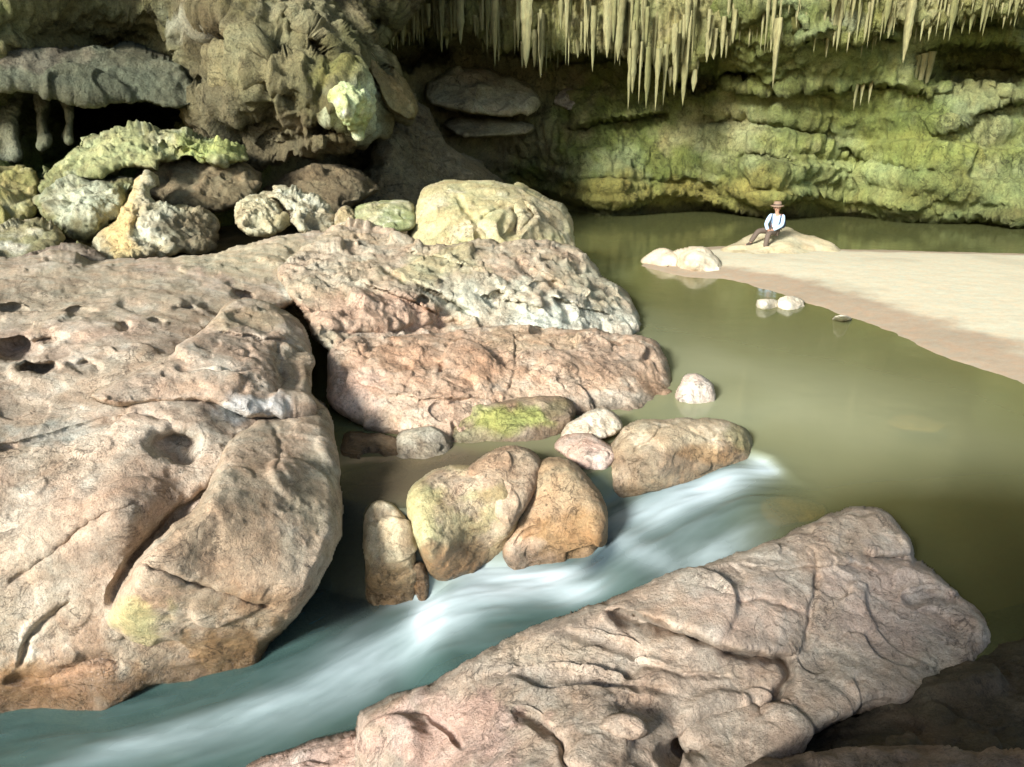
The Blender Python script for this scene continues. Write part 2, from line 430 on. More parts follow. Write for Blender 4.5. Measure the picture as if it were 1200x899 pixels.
# ---- ceiling and floor: world-space height fields
def grid_field(name, xs, ys, zf, mat, colf, thick=None, wetv=0.0, kind='structure', uvs=None):
    X, Y = np.meshgrid(xs, ys); P = np.c_[X.ravel(), Y.ravel()]
    Z = zf(P); V = np.c_[P, Z]; nx, ny = len(xs), len(ys)
    b = (np.arange(ny - 1)[:, None] * nx + np.arange(nx - 1)[None]).ravel()
    Q = np.c_[b, b + 1, b + nx + 1, b + nx]
    col = colf(V)
    if thick:
        n = len(V); V2 = V + np.array([0, 0, thick]); 
        if thick > 0:
            rim = []
            FQ = np.r_[Q[:, ::-1], Q + n]
        else:
            FQ = np.r_[Q, Q[:, ::-1] + n]
        i = np.arange(nx - 1); j = np.arange(ny - 1)
        sides = [np.c_[i, i + 1, i + 1 + n, i + n], np.c_[(ny - 1) * nx + i + 1, (ny - 1) * nx + i, (ny - 1) * nx + i + n, (ny - 1) * nx + i + 1 + n],
                 np.c_[(j + 1) * nx, j * nx, j * nx + n, (j + 1) * nx + n], np.c_[j * nx + nx - 1, (j + 1) * nx + nx - 1, (j + 1) * nx + nx - 1 + n, j * nx + nx - 1 + n]]
        if thick < 0: sides = [s[:, ::-1] for s in sides]
        FQ = np.r_[FQ] if thick is None else np.concatenate([FQ] + sides)
        V = np.r_[V, V2]; col = np.r_[col, col]
    else: FQ = Q
    o = mesh_obj(name, V, FQ, mat, col=col, wet=np.full(len(V), wetv))
    if kind: o['kind'] = kind
    return o

def ceil_z(P):
    q = np.c_[P * 0.16, np.zeros(len(P))]
    z = 8.1 + 0.86 * np.maximum(0, 30.0 - P[:, 1]) + 0.04 * np.maximum(0, P[:, 0] - 8)
    z = z + 0.8 * fbm(q, 4, 91) + 0.35 * fbm(q * 5, 4, 92, ridged=True)
    return z
def ceil_col(V):
    k = sstep(-0.2, 0.3, fbm(V * 0.3, 4, 93))[:, None]
    return np.array((0.17, 0.17, 0.05)) * (1 - k) + np.array((0.26, 0.25, 0.11)) * k
grid_field('cave_ceiling', np.r_[np.arange(-50, -26, 1.5), np.arange(-26, 48, 0.3), np.arange(48, 70, 1.5)], np.r_[np.arange(-14, 20, 1.2), np.arange(20, 42, 0.22)], ceil_z, M_FAR, ceil_col, thick=3.0)

def floor_z(P):
    x, y = P[:, 0], P[:, 1]
    q = np.c_[P * 0.5, np.zeros(len(P))]
    z = np.full(len(P), -1.9)
    z = z + 1.9 * sstep(10, 13.5, y) * sstep(0.5, -1.5, x + 0.0)
    z = z + 0.9 * sstep(5, 8.5, y) * sstep(1.0, -1.0, x - 0.1 * y)
    z = z + 0.25 * fbm(q, 4, 95)
    return z
def floor_col(V):
    k = sstep(-0.2, 0.3, fbm(V * 0.8, 4, 97))[:, None]
    return np.array((0.10, 0.09, 0.05)) * (1 - k) + np.array((0.17, 0.13, 0.07)) * k
grid_field('riverbed', np.r_[np.arange(-30, -8, 1.0), np.arange(-8, 8, 0.12), np.arange(8, 50, 1.0)], np.r_[np.arange(-14, 1, 1.0), np.arange(1, 14, 0.12), np.arange(14, 42, 0.8)],
           floor_z, M_MID, floor_col, wetv=0.3)

# ================================================================ SAND BANK
bank_px = [(752, 312), (800, 325), (846, 327), (880, 334), (925, 348), (975, 364), (1020, 380), (1075, 402), (1130, 425), (1200, 450), (1300, 490), (1500, 560)]
bank_w = [tuple(at(a, b, z=0.0)[:2]) for a, b in bank_px]
far_px = [(1700, 301), (1400, 299), (1200, 297.5), (1100, 295), (980, 292), (900, 288), (840, 289), (790, 292), (765, 300)]
bank_w += [tuple(at(a, b, z=0.0)[:2]) for a, b in far_px]
BANK = np.array(bank_w)
def bank_z(P):
    D, _, _, _, _ = poly_dist(P, BANK); s = np.where(inside(P, BANK), D, -D)
    q = np.c_[P * 0.7, np.zeros(len(P))]
    s = s + 0.22 * fbm(q, 3, 101) + 0.06 * fbm(q * 6, 3, 102)
    z = np.where(s > 0, 0.20 * (1 - np.exp(-s / 1.6)), 0.0) + np.where(s <= 0, 0.28 * s, 0.0)
    z = np.maximum(z, -1.7) + 0.012 * fbm(q * 3, 4, 103) + np.where(s > 0.8, 0.01 * fbm(q * 14, 3, 104), 0)
    return z
def bank_col(V):
    z = V[:, 2] + 0.035 * fbm(V * np.array([1.2, 1.2, 0]), 5, 105)
    k = sstep(0.085, 0.125, z)[:, None]
    dry = np.array((0.53, 0.50, 0.385)); wetc = np.array((0.34, 0.275, 0.205)); sub = np.array((0.20, 0.15, 0.08))
    C = wetc * (1 - k) + dry * k
    u = sstep(0.01, -0.12, V[:, 2])[:, None]
    C = C * (1 - u) + sub * u
    m = sstep(0.1, 0.4, fbm(V * np.array([0.5, 0.5, 0]), 4, 106))[:, None]
    return C * (1 - 0.12 * m)
M_SAND = rock_mat('river_sand', fine=2.0, bump=0.08, speck=0.06, rough=0.9, contrast=0.3)
xs = np.r_[np.arange(2.5, 16, 0.07), np.arange(16, 45, 0.6)]; ys = np.arange(5.5, 27, 0.07)
grid_field('sand_bank', xs, ys, bank_z, M_SAND, bank_col)

# ================================================================ WATER
cl = [(1400, 640, 0.0), (1150, 620, 0.0), (1000, 600, 0.0), (930, 588, -0.01), (885, 585, -0.06), (840, 602, -0.20), (780, 632, -0.32), (735, 660, -0.36),
      (700, 682, -0.52), (650, 700, -0.60), (560, 708, -0.62), (520, 720, -0.66), (490, 735, -0.80), (450, 757, -0.86), (380, 800, -0.92), (260, 850, -0.98),
      (120, 885, -1.02), (-100, 925, -1.08), (-400, 960, -1.14)]
CLW = np.array([at(a, b, z=c) for a, b, c in cl])
CLP = catmull(CLW[:, :2], 0.08, closed=False)
_cum0 = np.r_[0, np.cumsum(np.linalg.norm(np.diff(CLW[:, :2], axis=0), axis=1))]
DAM = np.array([at(a, b, z=c)[:2] for a, b, c in [(300, 560, 0), (400, 600, -0.1), (445, 612, -0.1), (500, 600, 0), (560, 585, 0), (620, 585, 0), (690, 560, 0), (760, 532, 0), (830, 520, 0), (884, 528, 0), (905, 535, 0), (935, 562, 0), (1000, 590, 0), (1200, 625, 0), (1600, 660, 0)]])
def water_parts(P):
    D, C, sd, al, tot = poly_dist(P, CLP, closed=False)
    # arc length of the control polyline, to read z
    D2, C2, sd2, al2, tot2 = poly_dist(P, CLW[:, :2], closed=False)
    zs = np.interp(al2, _cum0, CLW[:, 2])
    # north of the dam of boulders the water is level with the pool
    Dd, Cd, sdd, ald, totd = poly_dist(P, DAM, closed=False)
    side = sdd > 0
    north = sstep(-0.12, 0.05, np.where(side, Dd, -Dd)) 
    endx = DAM[-1][0]
    return D * sd, al, zs, north
xs = np.r_[np.arange(-26, -5.5, 1.0), np.arange(-5.5, 3.6, 0.025), np.arange(3.6, 60, 0.9)]
ys = np.r_[np.arange(1.0, 2.4, 0.3), np.arange(2.4, 8.6, 0.025), np.arange(8.6, 42, 0.7)]
X, Y = np.meshgrid(xs, ys); WP = np.c_[X.ravel(), Y.ravel()]
s_, a_, zs_, no_ = water_parts(WP)
def blur(f, n):
    g = f.reshape(len(ys), len(xs))
    for ax in (0, 1):
        for _ in range(2):
            pd = [(0, 0), (0, 0)]; pd[ax] = (n + 1, n)
            c = np.cumsum(np.pad(g, pd, mode='edge'), axis=ax)
            if ax == 0: g = (c[2 * n + 1:] - c[:-(2 * n + 1)]) / (2 * n + 1)
            else: g = (c[:, 2 * n + 1:] - c[:, :-(2 * n + 1)]) / (2 * n + 1)
    return g.ravel()
a_ = blur(a_, 10); s_ = blur(s_, 8); zs_ = blur(zs_, 4)
zw = zs_ * (1 - no_)
flow = blur(sstep(-0.005, -0.08, zw), 9)
q = np.c_[a_ * 1.1, s_ * 4.5, np.zeros(len(a_))]
q2 = np.c_[a_ * 2.6, s_ * 11, np.ones(len(a_))]
st = fbm(q, 4, 201) ; st2 = fbm(q2, 3, 203)
zw = zw + flow * (0.025 * st + 0.004 * st2) + flow * 0.03 * np.exp(-(s_ / 0.25) ** 2)
WV = np.c_[WP, zw]
# foam: densest just under the two drops
def bump_at(px, py, z, rx, ry, ang=0.0):
    c = at(px, py, z=z)[:2]; d = WP - c; ca, sa = math.cos(ang), math.sin(ang)
    u = d[:, 0] * ca + d[:, 1] * sa; v = -d[:, 0] * sa + d[:, 1] * ca
    return np.exp(-(u / rx) ** 2 - (v / ry) ** 2)
# lay out in pixels where white water is, at its own place on the ground
foam = (0.95 * bump_at(895, 545, -0.05, 0.16, 0.22) + 0.95 * bump_at(840, 570, -0.15, 0.42, 0.26, 0.2) + 0.55 * bump_at(765, 605, -0.3, 0.5, 0.34, 0.5)
        + 0.5 * bump_at(735, 645, -0.38, 0.16, 0.4, 0.7) + 0.7 * bump_at(672, 695, -0.54, 0.22, 0.12) + 1.15 * bump_at(595, 688, -0.62, 0.5, 0.26, 0.1)
        + 0.55 * bump_at(520, 730, -0.7, 0.3, 0.25) + 0.75 * bump_at(500, 725, -0.76, 0.12, 0.30, 0.2) + 0.6 * bump_at(440, 765, -0.82, 0.45, 0.26, 0.5) + 0.3 * bump_at(330, 830, -0.93, 0.6, 0.22, 0.4)
        + 0.6 * bump_at(560, 668, -0.6, 0.35, 0.1) + 0.5 * bump_at(650, 678, -0.58, 0.3, 0.08) + 0.4 * bump_at(505, 700, -0.7, 0.15, 0.1) + 0.35 * bump_at(180, 870, -0.98, 0.6, 0.16, 0.3) + 0.35 * bump_at(830, 640, -0.2, 0.5, 0.25, 0.3) + 0.3 * bump_at(470, 690, -0.7, 0.15, 0.12))
foam = np.clip(foam, 0, 1) * (0.74 + 0.5 * st + 0.22 * st2) + flow * (0.02 + 0.09 * np.clip(st + 0.1, 0, 1))
foam = np.clip(foam, 0, 1) * (1 - no_ * 0.9)
deepc = np.array((0.16, 0.175, 0.07)); strc = np.array((0.05, 0.105, 0.095)); fmc = np.array((0.60, 0.72, 0.78))
mid = np.array((0.20, 0.27, 0.17))
C = deepc[None] * (1 - flow[:, None]) + strc[None] * flow[:, None]
qn = sstep(-0.3, 0.4, fbm(np.c_[WP * 0.35, np.zeros(len(WP))], 3, 211))[:, None]
near_pool = np.exp(-((WP[:, 0] - 2.4) / 3.0) ** 2 - ((WP[:, 1] - 8.5) / 4.5) ** 2)[:, None]
C = C + (np.array((0.47, 0.50, 0.32)) - C) * near_pool * (1 - flow[:, None]) * (0.55 + 0.4 * qn)  # paler murky water mid-pool, lighter reflections put into the colour too
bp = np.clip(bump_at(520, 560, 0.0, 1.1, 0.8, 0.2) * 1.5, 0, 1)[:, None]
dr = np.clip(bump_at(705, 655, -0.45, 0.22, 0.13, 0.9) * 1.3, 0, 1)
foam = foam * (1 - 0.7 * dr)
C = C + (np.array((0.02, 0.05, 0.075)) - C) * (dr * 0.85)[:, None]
gap_shade = np.clip(bump_at(425, 650, -0.4, 0.35, 0.6) * 1.4, 0, 1)[:, None]  # shade of the left slab over the gap, put into the water colour
C = C + (np.array((0.03, 0.045, 0.04)) - C) * gap_shade * 0.8
pool_shade = np.clip(bump_at(1170, 650, 0.0, 2.1, 1.3) * 1.6, 0, 1)[:, None]  # shade at the lower right of the pool, painted as darker water
C = C + (np.array((0.05, 0.055, 0.02)) - C) * pool_shade * 0.9
C = C + (np.array((0.17, 0.13, 0.09)) - C) * bp * 0.85 * (1 - flow[:, None])
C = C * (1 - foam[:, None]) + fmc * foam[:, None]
nx, ny = len(xs), len(ys)
b = (np.arange(ny - 1)[:, None] * nx + np.arange(nx - 1)[None]).ravel()
WQ = np.c_[b, b + 1, b + nx + 1, b + nx]
mw, t, bs = new_mat('river_water')
L = t.links.new
ta = nd(t, 'ShaderNodeAttribute', attribute_name='tint'); wa = nd(t, 'ShaderNodeAttribute', attribute_name='wet')
L(ta.outputs['Color'], bs.inputs['Base Color'])
def mrange(t, src, a, b_, lo, hi):
    q = nd(t, 'ShaderNodeMapRange'); q.inputs[1].default_value = a; q.inputs[2].default_value = b_
    q.inputs[3].default_value = lo; q.inputs[4].default_value = hi; t.links.new(src, q.inputs[0]); return q.outputs[0]
L(mrange(t, wa.outputs['Fac'], 0, 0.7, 0.10, 0.55), bs.inputs['Roughness'])
bs.inputs['IOR'].default_value = 1.33
tr = nd(t, 'ShaderNodeBsdfTransparent'); tr.inputs[0].default_value = (0.85, 0.80, 0.45, 1)
mx = nd(t, 'ShaderNodeMixShader')
L(mrange(t, wa.outputs['Fac'], 0, 0.35, 0.30, 0.0), mx.inputs[0])
L(bs.outputs[0], mx.inputs[1]); L(tr.outputs[0], mx.inputs[2])
out = t.nodes['Material Output']; L(mx.outputs[0], out.inputs['Surface'])
tcn = nd(t, 'ShaderNodeTexCoord'); nw = nd(t, 'ShaderNodeTexNoise'); nw.inputs['Scale'].default_value = 1.6; nw.inputs['Detail'].default_value = 2
L(tcn.outputs['Object'], nw.inputs['Vector'])
bw = nd(t, 'ShaderNodeBump'); bw.inputs['Strength'].default_value = 0.12; bw.inputs['Distance'].default_value = 0.05
L(nw.outputs[0], bw.inputs['Height']); L(bw.outputs[0], bs.inputs['Normal'])
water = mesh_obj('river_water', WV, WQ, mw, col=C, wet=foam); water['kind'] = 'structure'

# ================================================================ BIG LEFT SLAB
rock('rock_slab',
     [(-160, 305), (-60, 300), (20, 300), (70, 290), (110, 303), (165, 300), (235, 297), (320, 277), (400, 268), (450, 290), (430, 335), (380, 352), (332, 364), (356, 384), (366, 420),
      (364, 462), (384, 478), (392, 530), (401, 610), (386, 660), (352, 712), (318, 748), (290, 800), (230, 810), (180, 812), (120, 850), (20, 850), (-160, 870)],
     zc=[(-150, 305, 1.75), (0, 302, 1.6), (110, 305, 1.5), (230, 300, 1.45), (320, 280, 1.5), (400, 272, 1.45), (430, 330, 1.1),
         (0, 380, 1.25), (120, 380, 1.2), (240, 370, 1.1), (330, 372, 0.9), (-150, 450, 1.2), (0, 470, 0.95), (120, 480, 0.85), (230, 470, 0.80), (350, 430, 0.62), (345, 470, 0.45),
         (0, 560, 0.62), (120, 560, 0.55), (225, 545, 0.50), (150, 610, 0.40), (370, 520, 0.32), (392, 520, 0.25), (-150, 650, 0.35), (0, 660, 0.15), (120, 660, 0.08), (195, 640, 0.0), (300, 620, 0.2), (380, 600, 0.1),
         (0, 760, -0.42), (80, 760, -0.50), (150, 720, -0.30), (250, 710, -0.28), (330, 690, -0.2), (300, 740, -0.6), (200, 780, -0.84), (270, 790, -1.0), (120, 835, -1.05), (20, 838, -1.1), (-150, 860, -1.15)],
     edge=16, rf=0.75, thick=2.6, step=1.7, amp=0.10, fq=0.9, fac=0.075, ffq=1.1, fine=0.014, pits=0.012,
     ledges=[([(125, 715), (150, 675), (180, 632), (212, 598), (250, 570), (275, 540)], 0.12, 6), ([(180, 440), (230, 405), (290, 395), (340, 400)], 0.06, 3),
             ([(-20, 530), (60, 510), (150, 488), (210, 500)], 0.06, 3), ([(0, 690), (60, 650), (110, 610), (170, 590)], 0.04, 4),
             ([(0, 800), (60, 790), (110, 770), (150, 780)], 0.10, 7), ([(60, 330), (140, 345), (220, 335), (290, 330)], 0.06, 4), ([(90, 700), (40, 740), (20, 790)], 0.08, 4)],
     dents=[(205, 522, 34, 20, 0.28), (20, 408, 26, 12, 0.35), (45, 432, 24, 8, 0.35), (285, 347, 14, 7, 0.3), (95, 363, 18, 4, 0.15), (145, 385, 10, 8, 0.15), (215, 362, 14, 4, 0.15),
            (185, 377, 10, 4, 0.12), (330, 440, 18, 30, 0.12), (10, 360, 20, 5, .2), (100, 430, 20, 8, .12), (55, 400, 16, 5, .15), (300, 462, 26, 16, 0.08), (270, 720, 30, 20, 0.05)],
     pal=((0.42, 0.35, 0.27), (0.48, 0.385, 0.31), (0.63, 0.56, 0.47)),
     patches=[(60, 340, 190, 45, (0.37, 0.32, 0.23), 0.6), (320, 300, 110, 28, (0.50, 0.46, 0.32), 0.7), (345, 340, 22, 18, (0.66, 0.66, 0.58), 0.9), (295, 478, 45, 16, (0.60, 0.64, 0.66), 0.75),
              (60, 505, 60, 16, (0.34, 0.36, 0.33), 0.6), (280, 770, 70, 40, (0.24, 0.15, 0.07), 0.85, 0.7), (60, 810, 110, 40, (0.36, 0.20, 0.09), 0.8, 0.9),
              (100, 780, 45, 60, (0.33, 0.22, 0.15), 0.7, 1.0), (300, 720, 50, 18, (0.30, 0.17, 0.09), 0.6), (130, 640, 40, 30, (0.22, 0.18, 0.14), 0.5), (340, 600, 40, 60, (0.48, 0.41, 0.30), 0.5)],
     wetz=-0.95, mat=M_NEAR, seed=3, rag=3,
     label='huge pinkish beige rock slab filling the left side above the stream', cat='rock slab')

rock('rounded_boulder',
     [(258, 530), (285, 500), (330, 482), (372, 474), (388, 485), (396, 530), (403, 610), (388, 662), (354, 716), (322, 752), (296, 796), (250, 806), (205, 790), (160, 780), (120, 760), (112, 735), (135, 700), (160, 655), (195, 618), (232, 588)],
     zc=[(268, 530, 0.66), (330, 488, 0.60), (380, 484, 0.52), (392, 540, 0.36), (398, 610, 0.18), (250, 590, 0.62), (320, 560, 0.54), (330, 640, 0.22), (250, 650, 0.30), (180, 660, 0.36), (150, 710, 0.0), (220, 720, -0.18), (300, 700, -0.08), (350, 700, -0.15),
         (280, 770, -0.85), (310, 745, -0.6), (210, 770, -0.75), (150, 755, -0.55), (125, 740, -0.45), (250, 795, -1.02)],
     edge=20, rf=0.42, thick=1.6, step=1.6, amp=0.05, fq=1.1, fac=0.055, ffq=1.2, fine=0.012, pits=0.006,
     ledges=[([(150, 655), (190, 668), (240, 688), (290, 702), (335, 720)], 0.05, 2.5), ([(310, 480), (330, 520), (320, 560)], 0.03, 3)],
     dents=[(205, 762, 26, 10, 0.06)],
     pal=((0.41, 0.335, 0.25), (0.45, 0.36, 0.275), (0.58, 0.50, 0.40)),
     patches=[(163, 728, 32, 28, (0.50, 0.46, 0.22), 0.75), (270, 765, 70, 34, (0.24, 0.15, 0.07), 0.9, 0.7), (310, 705, 50, 22, (0.28, 0.17, 0.09), 0.7), (370, 590, 26, 60, (0.47, 0.40, 0.28), 0.5), (170, 775, 60, 18, (0.34, 0.20, 0.10), 0.8, 0.95)],
     wetz=-0.95, mat=M_NEAR, seed=81, rag=2.5, label='large rounded tan boulder low on the left, its wet brown foot in the stream')
rock('rock_block',
     [(105, 462), (150, 436), (200, 412), (240, 380), (268, 354), (305, 352), (335, 364), (360, 388), (368, 425), (366, 462), (382, 480), (340, 492), (290, 492), (240, 474), (180, 478), (130, 480)],
     zc=[(115, 462, 1.02), (200, 420, 1.12), (270, 362, 1.24), (310, 360, 1.18), (350, 392, 0.95), (360, 440, 0.72), (360, 475, 0.58), (300, 420, 1.0), (250, 440, 0.98), (300, 480, 0.72), (200, 468, 0.90), (330, 460, 0.72), (140, 474, 0.93)],
     edge=14, rf=0.35, thick=1.4, step=1.5, amp=0.08, fq=1.1, fac=0.10, ffq=1.3, fine=0.018, pits=0.01,
     ledges=[([(250, 385), (300, 395), (350, 398)][::-1], 0.10, 14, 'ledge'), ([(200, 430), (260, 440), (310, 430)], 0.05, 3), ([(320, 400), (330, 440), (318, 470)], 0.10, 5)],
     dents=[(338, 440, 16, 26, 0.12)],
     pal=((0.39, 0.32, 0.235), (0.46, 0.36, 0.28), (0.60, 0.53, 0.44)),
     patches=[(290, 478, 50, 14, (0.60, 0.64, 0.66), 0.7), (290, 372, 60, 14, (0.36, 0.30, 0.19), 0.6)], mat=M_NEAR, seed=82, rag=3, cat='rock', label='jagged beige rock shelf above the rounded tan boulder, by the dark vertical gap')
# ================================================================ UPPER CENTRAL OUTCROP
rock('rock_outcrop',
     [(326, 310), (360, 282), (405, 262), (450, 262), (505, 282), (600, 280), (672, 288), (700, 316), (738, 345), (752, 372), (757, 392), (700, 410), (600, 420), (480, 420), (400, 420), (368, 400), (350, 365), (330, 340)],
     zc=[(330, 330, 1.2), (400, 268, 1.52), (450, 268, 1.45), (600, 290, 1.25), (680, 296, 1.05), (380, 350, 1.08), (480, 320, 1.2), (560, 340, 0.95), (640, 330, 0.95), (690, 345, 0.62),
         (370, 395, 0.85), (440, 370, 0.9), (520, 380, 0.62), (600, 385, 0.5), (680, 385, 0.35), (745, 370, 0.15), (752, 390, 0.0), (600, 415, 0.3), (420, 415, 0.6)],
     edge=14, rf=0.7, thick=3.0, step=1.5, amp=0.16, fq=0.9, fac=0.20, ffq=1.2, fine=0.035, pits=0.02, strata=0.05, sdir=(-0.5, -0.3, 0.8), sfq=3.0,
     ledges=[([(440, 310), (490, 335), (520, 350), (560, 372)], 0.28, 3), ([(600, 305), (640, 325), (670, 345), (700, 362)], 0.35, 4), ([(360, 385), (430, 392), (520, 380), (560, 385)], 0.15, 5),
             ([(470, 290), (510, 300), (560, 320)][::-1], 0.2, 16, 'ledge'), ([(420, 330), (480, 352), (520, 372)][::-1], 0.25, 16, 'ledge'), ([(640, 345), (680, 360), (720, 372)][::-1], 0.25, 12, 'ledge'),
             ([(560, 345), (600, 352), (640, 362)][::-1], 0.2, 10, 'ledge')],
     dents=[(495, 352, 8, 4, 0.3), (640, 335, 20, 6, 0.25), (585, 345, 8, 4, 0.3), (630, 390, 8, 6, 0.3), (600, 388, 5, 6, .3), (575, 390, 5, 5, .3), (540, 312, 8, 3, .2)],
     pal=((0.46, 0.39, 0.28), (0.52, 0.42, 0.32), (0.63, 0.58, 0.46)),
     patches=[(660, 378, 90, 26, (0.68, 0.70, 0.60), 0.85), (580, 350, 70, 22, (0.60, 0.60, 0.48), 0.6), (440, 370, 80, 28, (0.58, 0.39, 0.29), 0.75), (500, 310, 60, 20, (0.46, 0.44, 0.25), 0.6), (700, 330, 40, 30, (0.55, 0.52, 0.38), 0.6),
              (470, 395, 60, 8, (0.66, 0.56, 0.46), 0.7)],
     wetz=-0.1, mat=M_MID, seed=5, rag=4,
     label='broad jagged outcrop of pale and pink rock behind the peach slab', cat='rock outcrop')

# boulder on top
rock('boulder', [(478, 290), (481, 262), (487, 236), (500, 216), (540, 210), (590, 213), (635, 228), (662, 240), (673, 260), (673, 300), (630, 312), (560, 315), (500, 305)],
     dc=[(485, 280, 15.2), (500, 230, 15.6), (540, 212, 16.1), (600, 218, 16.4), (660, 245, 16.6), (540, 260, 14.6), (600, 270, 14.6), (540, 305, 14.3), (620, 305, 14.5), (668, 290, 15.6)],
     edge=20, rf=0.8, thick=2.6, step=1.4, amp=0.14, fq=0.8, fac=0.22, ffq=0.75, fine=0.03,
     ledges=[([(535, 222), (545, 245), (560, 262), (562, 300)], 0.22, 3), ([(600, 240), (605, 262), (596, 278)], 0.45, 4), ([(610, 236), (628, 252), (612, 270), (600, 276)][::-1], 0.35, 12, 'ledge'), ([(560, 262), (585, 245), (600, 240)], 0.12, 2.5)],
     pal=((0.50, 0.46, 0.27), (0.46, 0.44, 0.24), (0.60, 0.56, 0.40)), patches=[(640, 255, 40, 30, (0.44, 0.38, 0.27), 0.6)],
     mat=M_MID, seed=21, rag=2.5, label='large cracked yellowish boulder perched on top of the outcrop')

rock('small_boulder', [(410, 268), (413, 246), (430, 236), (460, 233), (484, 238), (486, 268), (450, 276)],
     dc=[(415, 265, 15.0), (445, 238, 15.6), (480, 240, 15.8), (450, 268, 14.8)], edge=12, rf=0.4, thick=1.5, step=1.3, amp=0.08, fac=0.12, ffq=1.6, fq=1.2,
     pal=((0.46, 0.46, 0.30), (0.30, 0.34, 0.16), (0.6, 0.6, 0.45)), mat=M_MID, seed=22, rag=2, label='small greenish boulder left of the big perched boulder')

# ================================================================ PEACH SLAB
rock('rock_slab',
     [(382, 440), (384, 412), (400, 396), (440, 389), (500, 389), (560, 382), (620, 379), (700, 386), (765, 396), (779, 416), (793, 446), (792, 470), (760, 492), (715, 492), (660, 492), (600, 510), (540, 530), (480, 525), (430, 505), (396, 484), (384, 465)],
     zc=[(390, 410, 0.72), (440, 394, 0.72), (560, 386, 0.62), (640, 384, 0.55), (765, 402, 0.38), (786, 440, 0.1), (792, 470, -0.1), (750, 488, -0.05), (388, 450, 0.42), (420, 480, 0.22), (480, 505, 0.1), (540, 515, 0.02),
         (460, 430, 0.58), (560, 430, 0.52), (660, 430, 0.42), (740, 430, 0.28), (560, 470, 0.27), (640, 470, 0.18), (700, 470, 0.10), (480, 520, -0.05), (600, 505, -0.05)],
     edge=15, rf=0.45, thick=1.8, step=1.4, amp=0.09, fq=1.2, fac=0.12, ffq=1.5, fine=0.028, pits=0.02,
     ledges=[([(450, 395), (470, 405), (500, 398)], 0.10, 2.5), ([(490, 420), (520, 428), (512, 440)], 0.12, 3), ([(500, 480), (540, 470), (580, 468)], 0.07, 2.5), ([(600, 385), (605, 420), (595, 465)], 0.05, 2), ([(530, 490), (535, 505), (528, 520)], 0.06, 2),
             ([(410, 440), (450, 460), (500, 468), (560, 466)][::-1], 0.07, 16, 'ledge')],
     dents=[(740, 420, 30, 6, .05)],
     pal=((0.58, 0.42, 0.30), (0.60, 0.45, 0.34), (0.68, 0.59, 0.48)),
     patches=[(500, 425, 85, 34, (0.46, 0.28, 0.18), 0.6), (410, 460, 40, 40, (0.66, 0.50, 0.42), 0.7), (720, 420, 60, 22, (0.33, 0.25, 0.19), 0.55), (740, 470, 60, 12, (0.68, 0.62, 0.52), 0.7), (620, 400, 50, 16, (0.55, 0.42, 0.27), 0.5)],
     wetz=-0.08, mat=M_MID, seed=6, rag=2.5, label='long peach coloured slab lying in the middle beside the pool', cat='rock slab')

rock('mossy_rock', [(524, 515), (536, 492), (565, 474), (610, 465), (655, 463), (674, 475), (672, 500), (650, 522), (600, 535), (545, 534)],
     zc=[(530, 505, 0.1), (560, 478, 0.25), (620, 467, 0.30), (668, 478, 0.22), (600, 500, 0.14), (545, 528, -0.06), (600, 530, -0.1), (660, 510, -0.02), (640, 490, 0.2)],
     edge=14, rf=0.25, thick=0.8, step=1.3, amp=0.06, fq=1.6, fac=0.06, ffq=2.5, fine=0.025,
     pal=((0.40, 0.31, 0.21), (0.46, 0.36, 0.27), (0.3, 0.22, 0.15)), patches=[(595, 492, 60, 19, (0.34, 0.39, 0.12), 0.9), (560, 512, 35, 12, (0.55, 0.56, 0.36), 0.7), (655, 475, 22, 12, (0.17, 0.15, 0.07), 0.7)],
     wetz=-0.08, mat=M_MID, seed=8, label='low rock coated in bright yellow-green moss against the peach slab', cat='rock')

rock('stone', [(460, 532), (465, 510), (485, 500), (512, 500), (532, 515), (530, 535), (500, 552), (470, 552)],
     zc=[(465, 525, 0.05), (495, 503, 0.17), (528, 520, 0.05), (495, 530, 0.05), (490, 548, -0.06)], edge=12, rf=0.2, thick=0.5, step=1.2, amp=0.03, fac=0.04, ffq=4, fq=2,
     pal=((0.58, 0.55, 0.46), (0.52, 0.50, 0.40), PALE), wetz=-0.1, mat=M_MID, seed=9, cat='stone', label='chalky white stone at the left foot of the mossy rock')
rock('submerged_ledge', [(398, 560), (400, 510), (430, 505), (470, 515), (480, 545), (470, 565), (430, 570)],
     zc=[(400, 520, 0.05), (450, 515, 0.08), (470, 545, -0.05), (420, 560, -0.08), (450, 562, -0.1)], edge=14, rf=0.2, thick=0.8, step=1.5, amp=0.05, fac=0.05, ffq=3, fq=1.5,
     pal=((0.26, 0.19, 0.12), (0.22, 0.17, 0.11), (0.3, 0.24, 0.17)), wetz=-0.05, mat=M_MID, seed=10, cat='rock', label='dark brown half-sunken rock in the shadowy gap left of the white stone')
rock('stone', [(788, 474), (792, 455), (803, 439), (822, 438), (836, 452), (841, 468), (836, 482), (800, 484)],
     zc=[(792, 468, 0.03), (812, 440, 0.30), (836, 460, 0.1), (815, 462, 0.12), (815, 482, -0.1)], edge=11, rf=0.2, thick=0.6, step=1.1, amp=0.03, fac=0.05, ffq=3, fq=2,
     pal=((0.66, 0.58, 0.49), (0.70, 0.60, 0.53), (0.72, 0.68, 0.6)), wetz=-0.2, mat=M_MID, seed=12, cat='stone', label='pale rounded stone alone in the pool at the right tip of the peach slab')
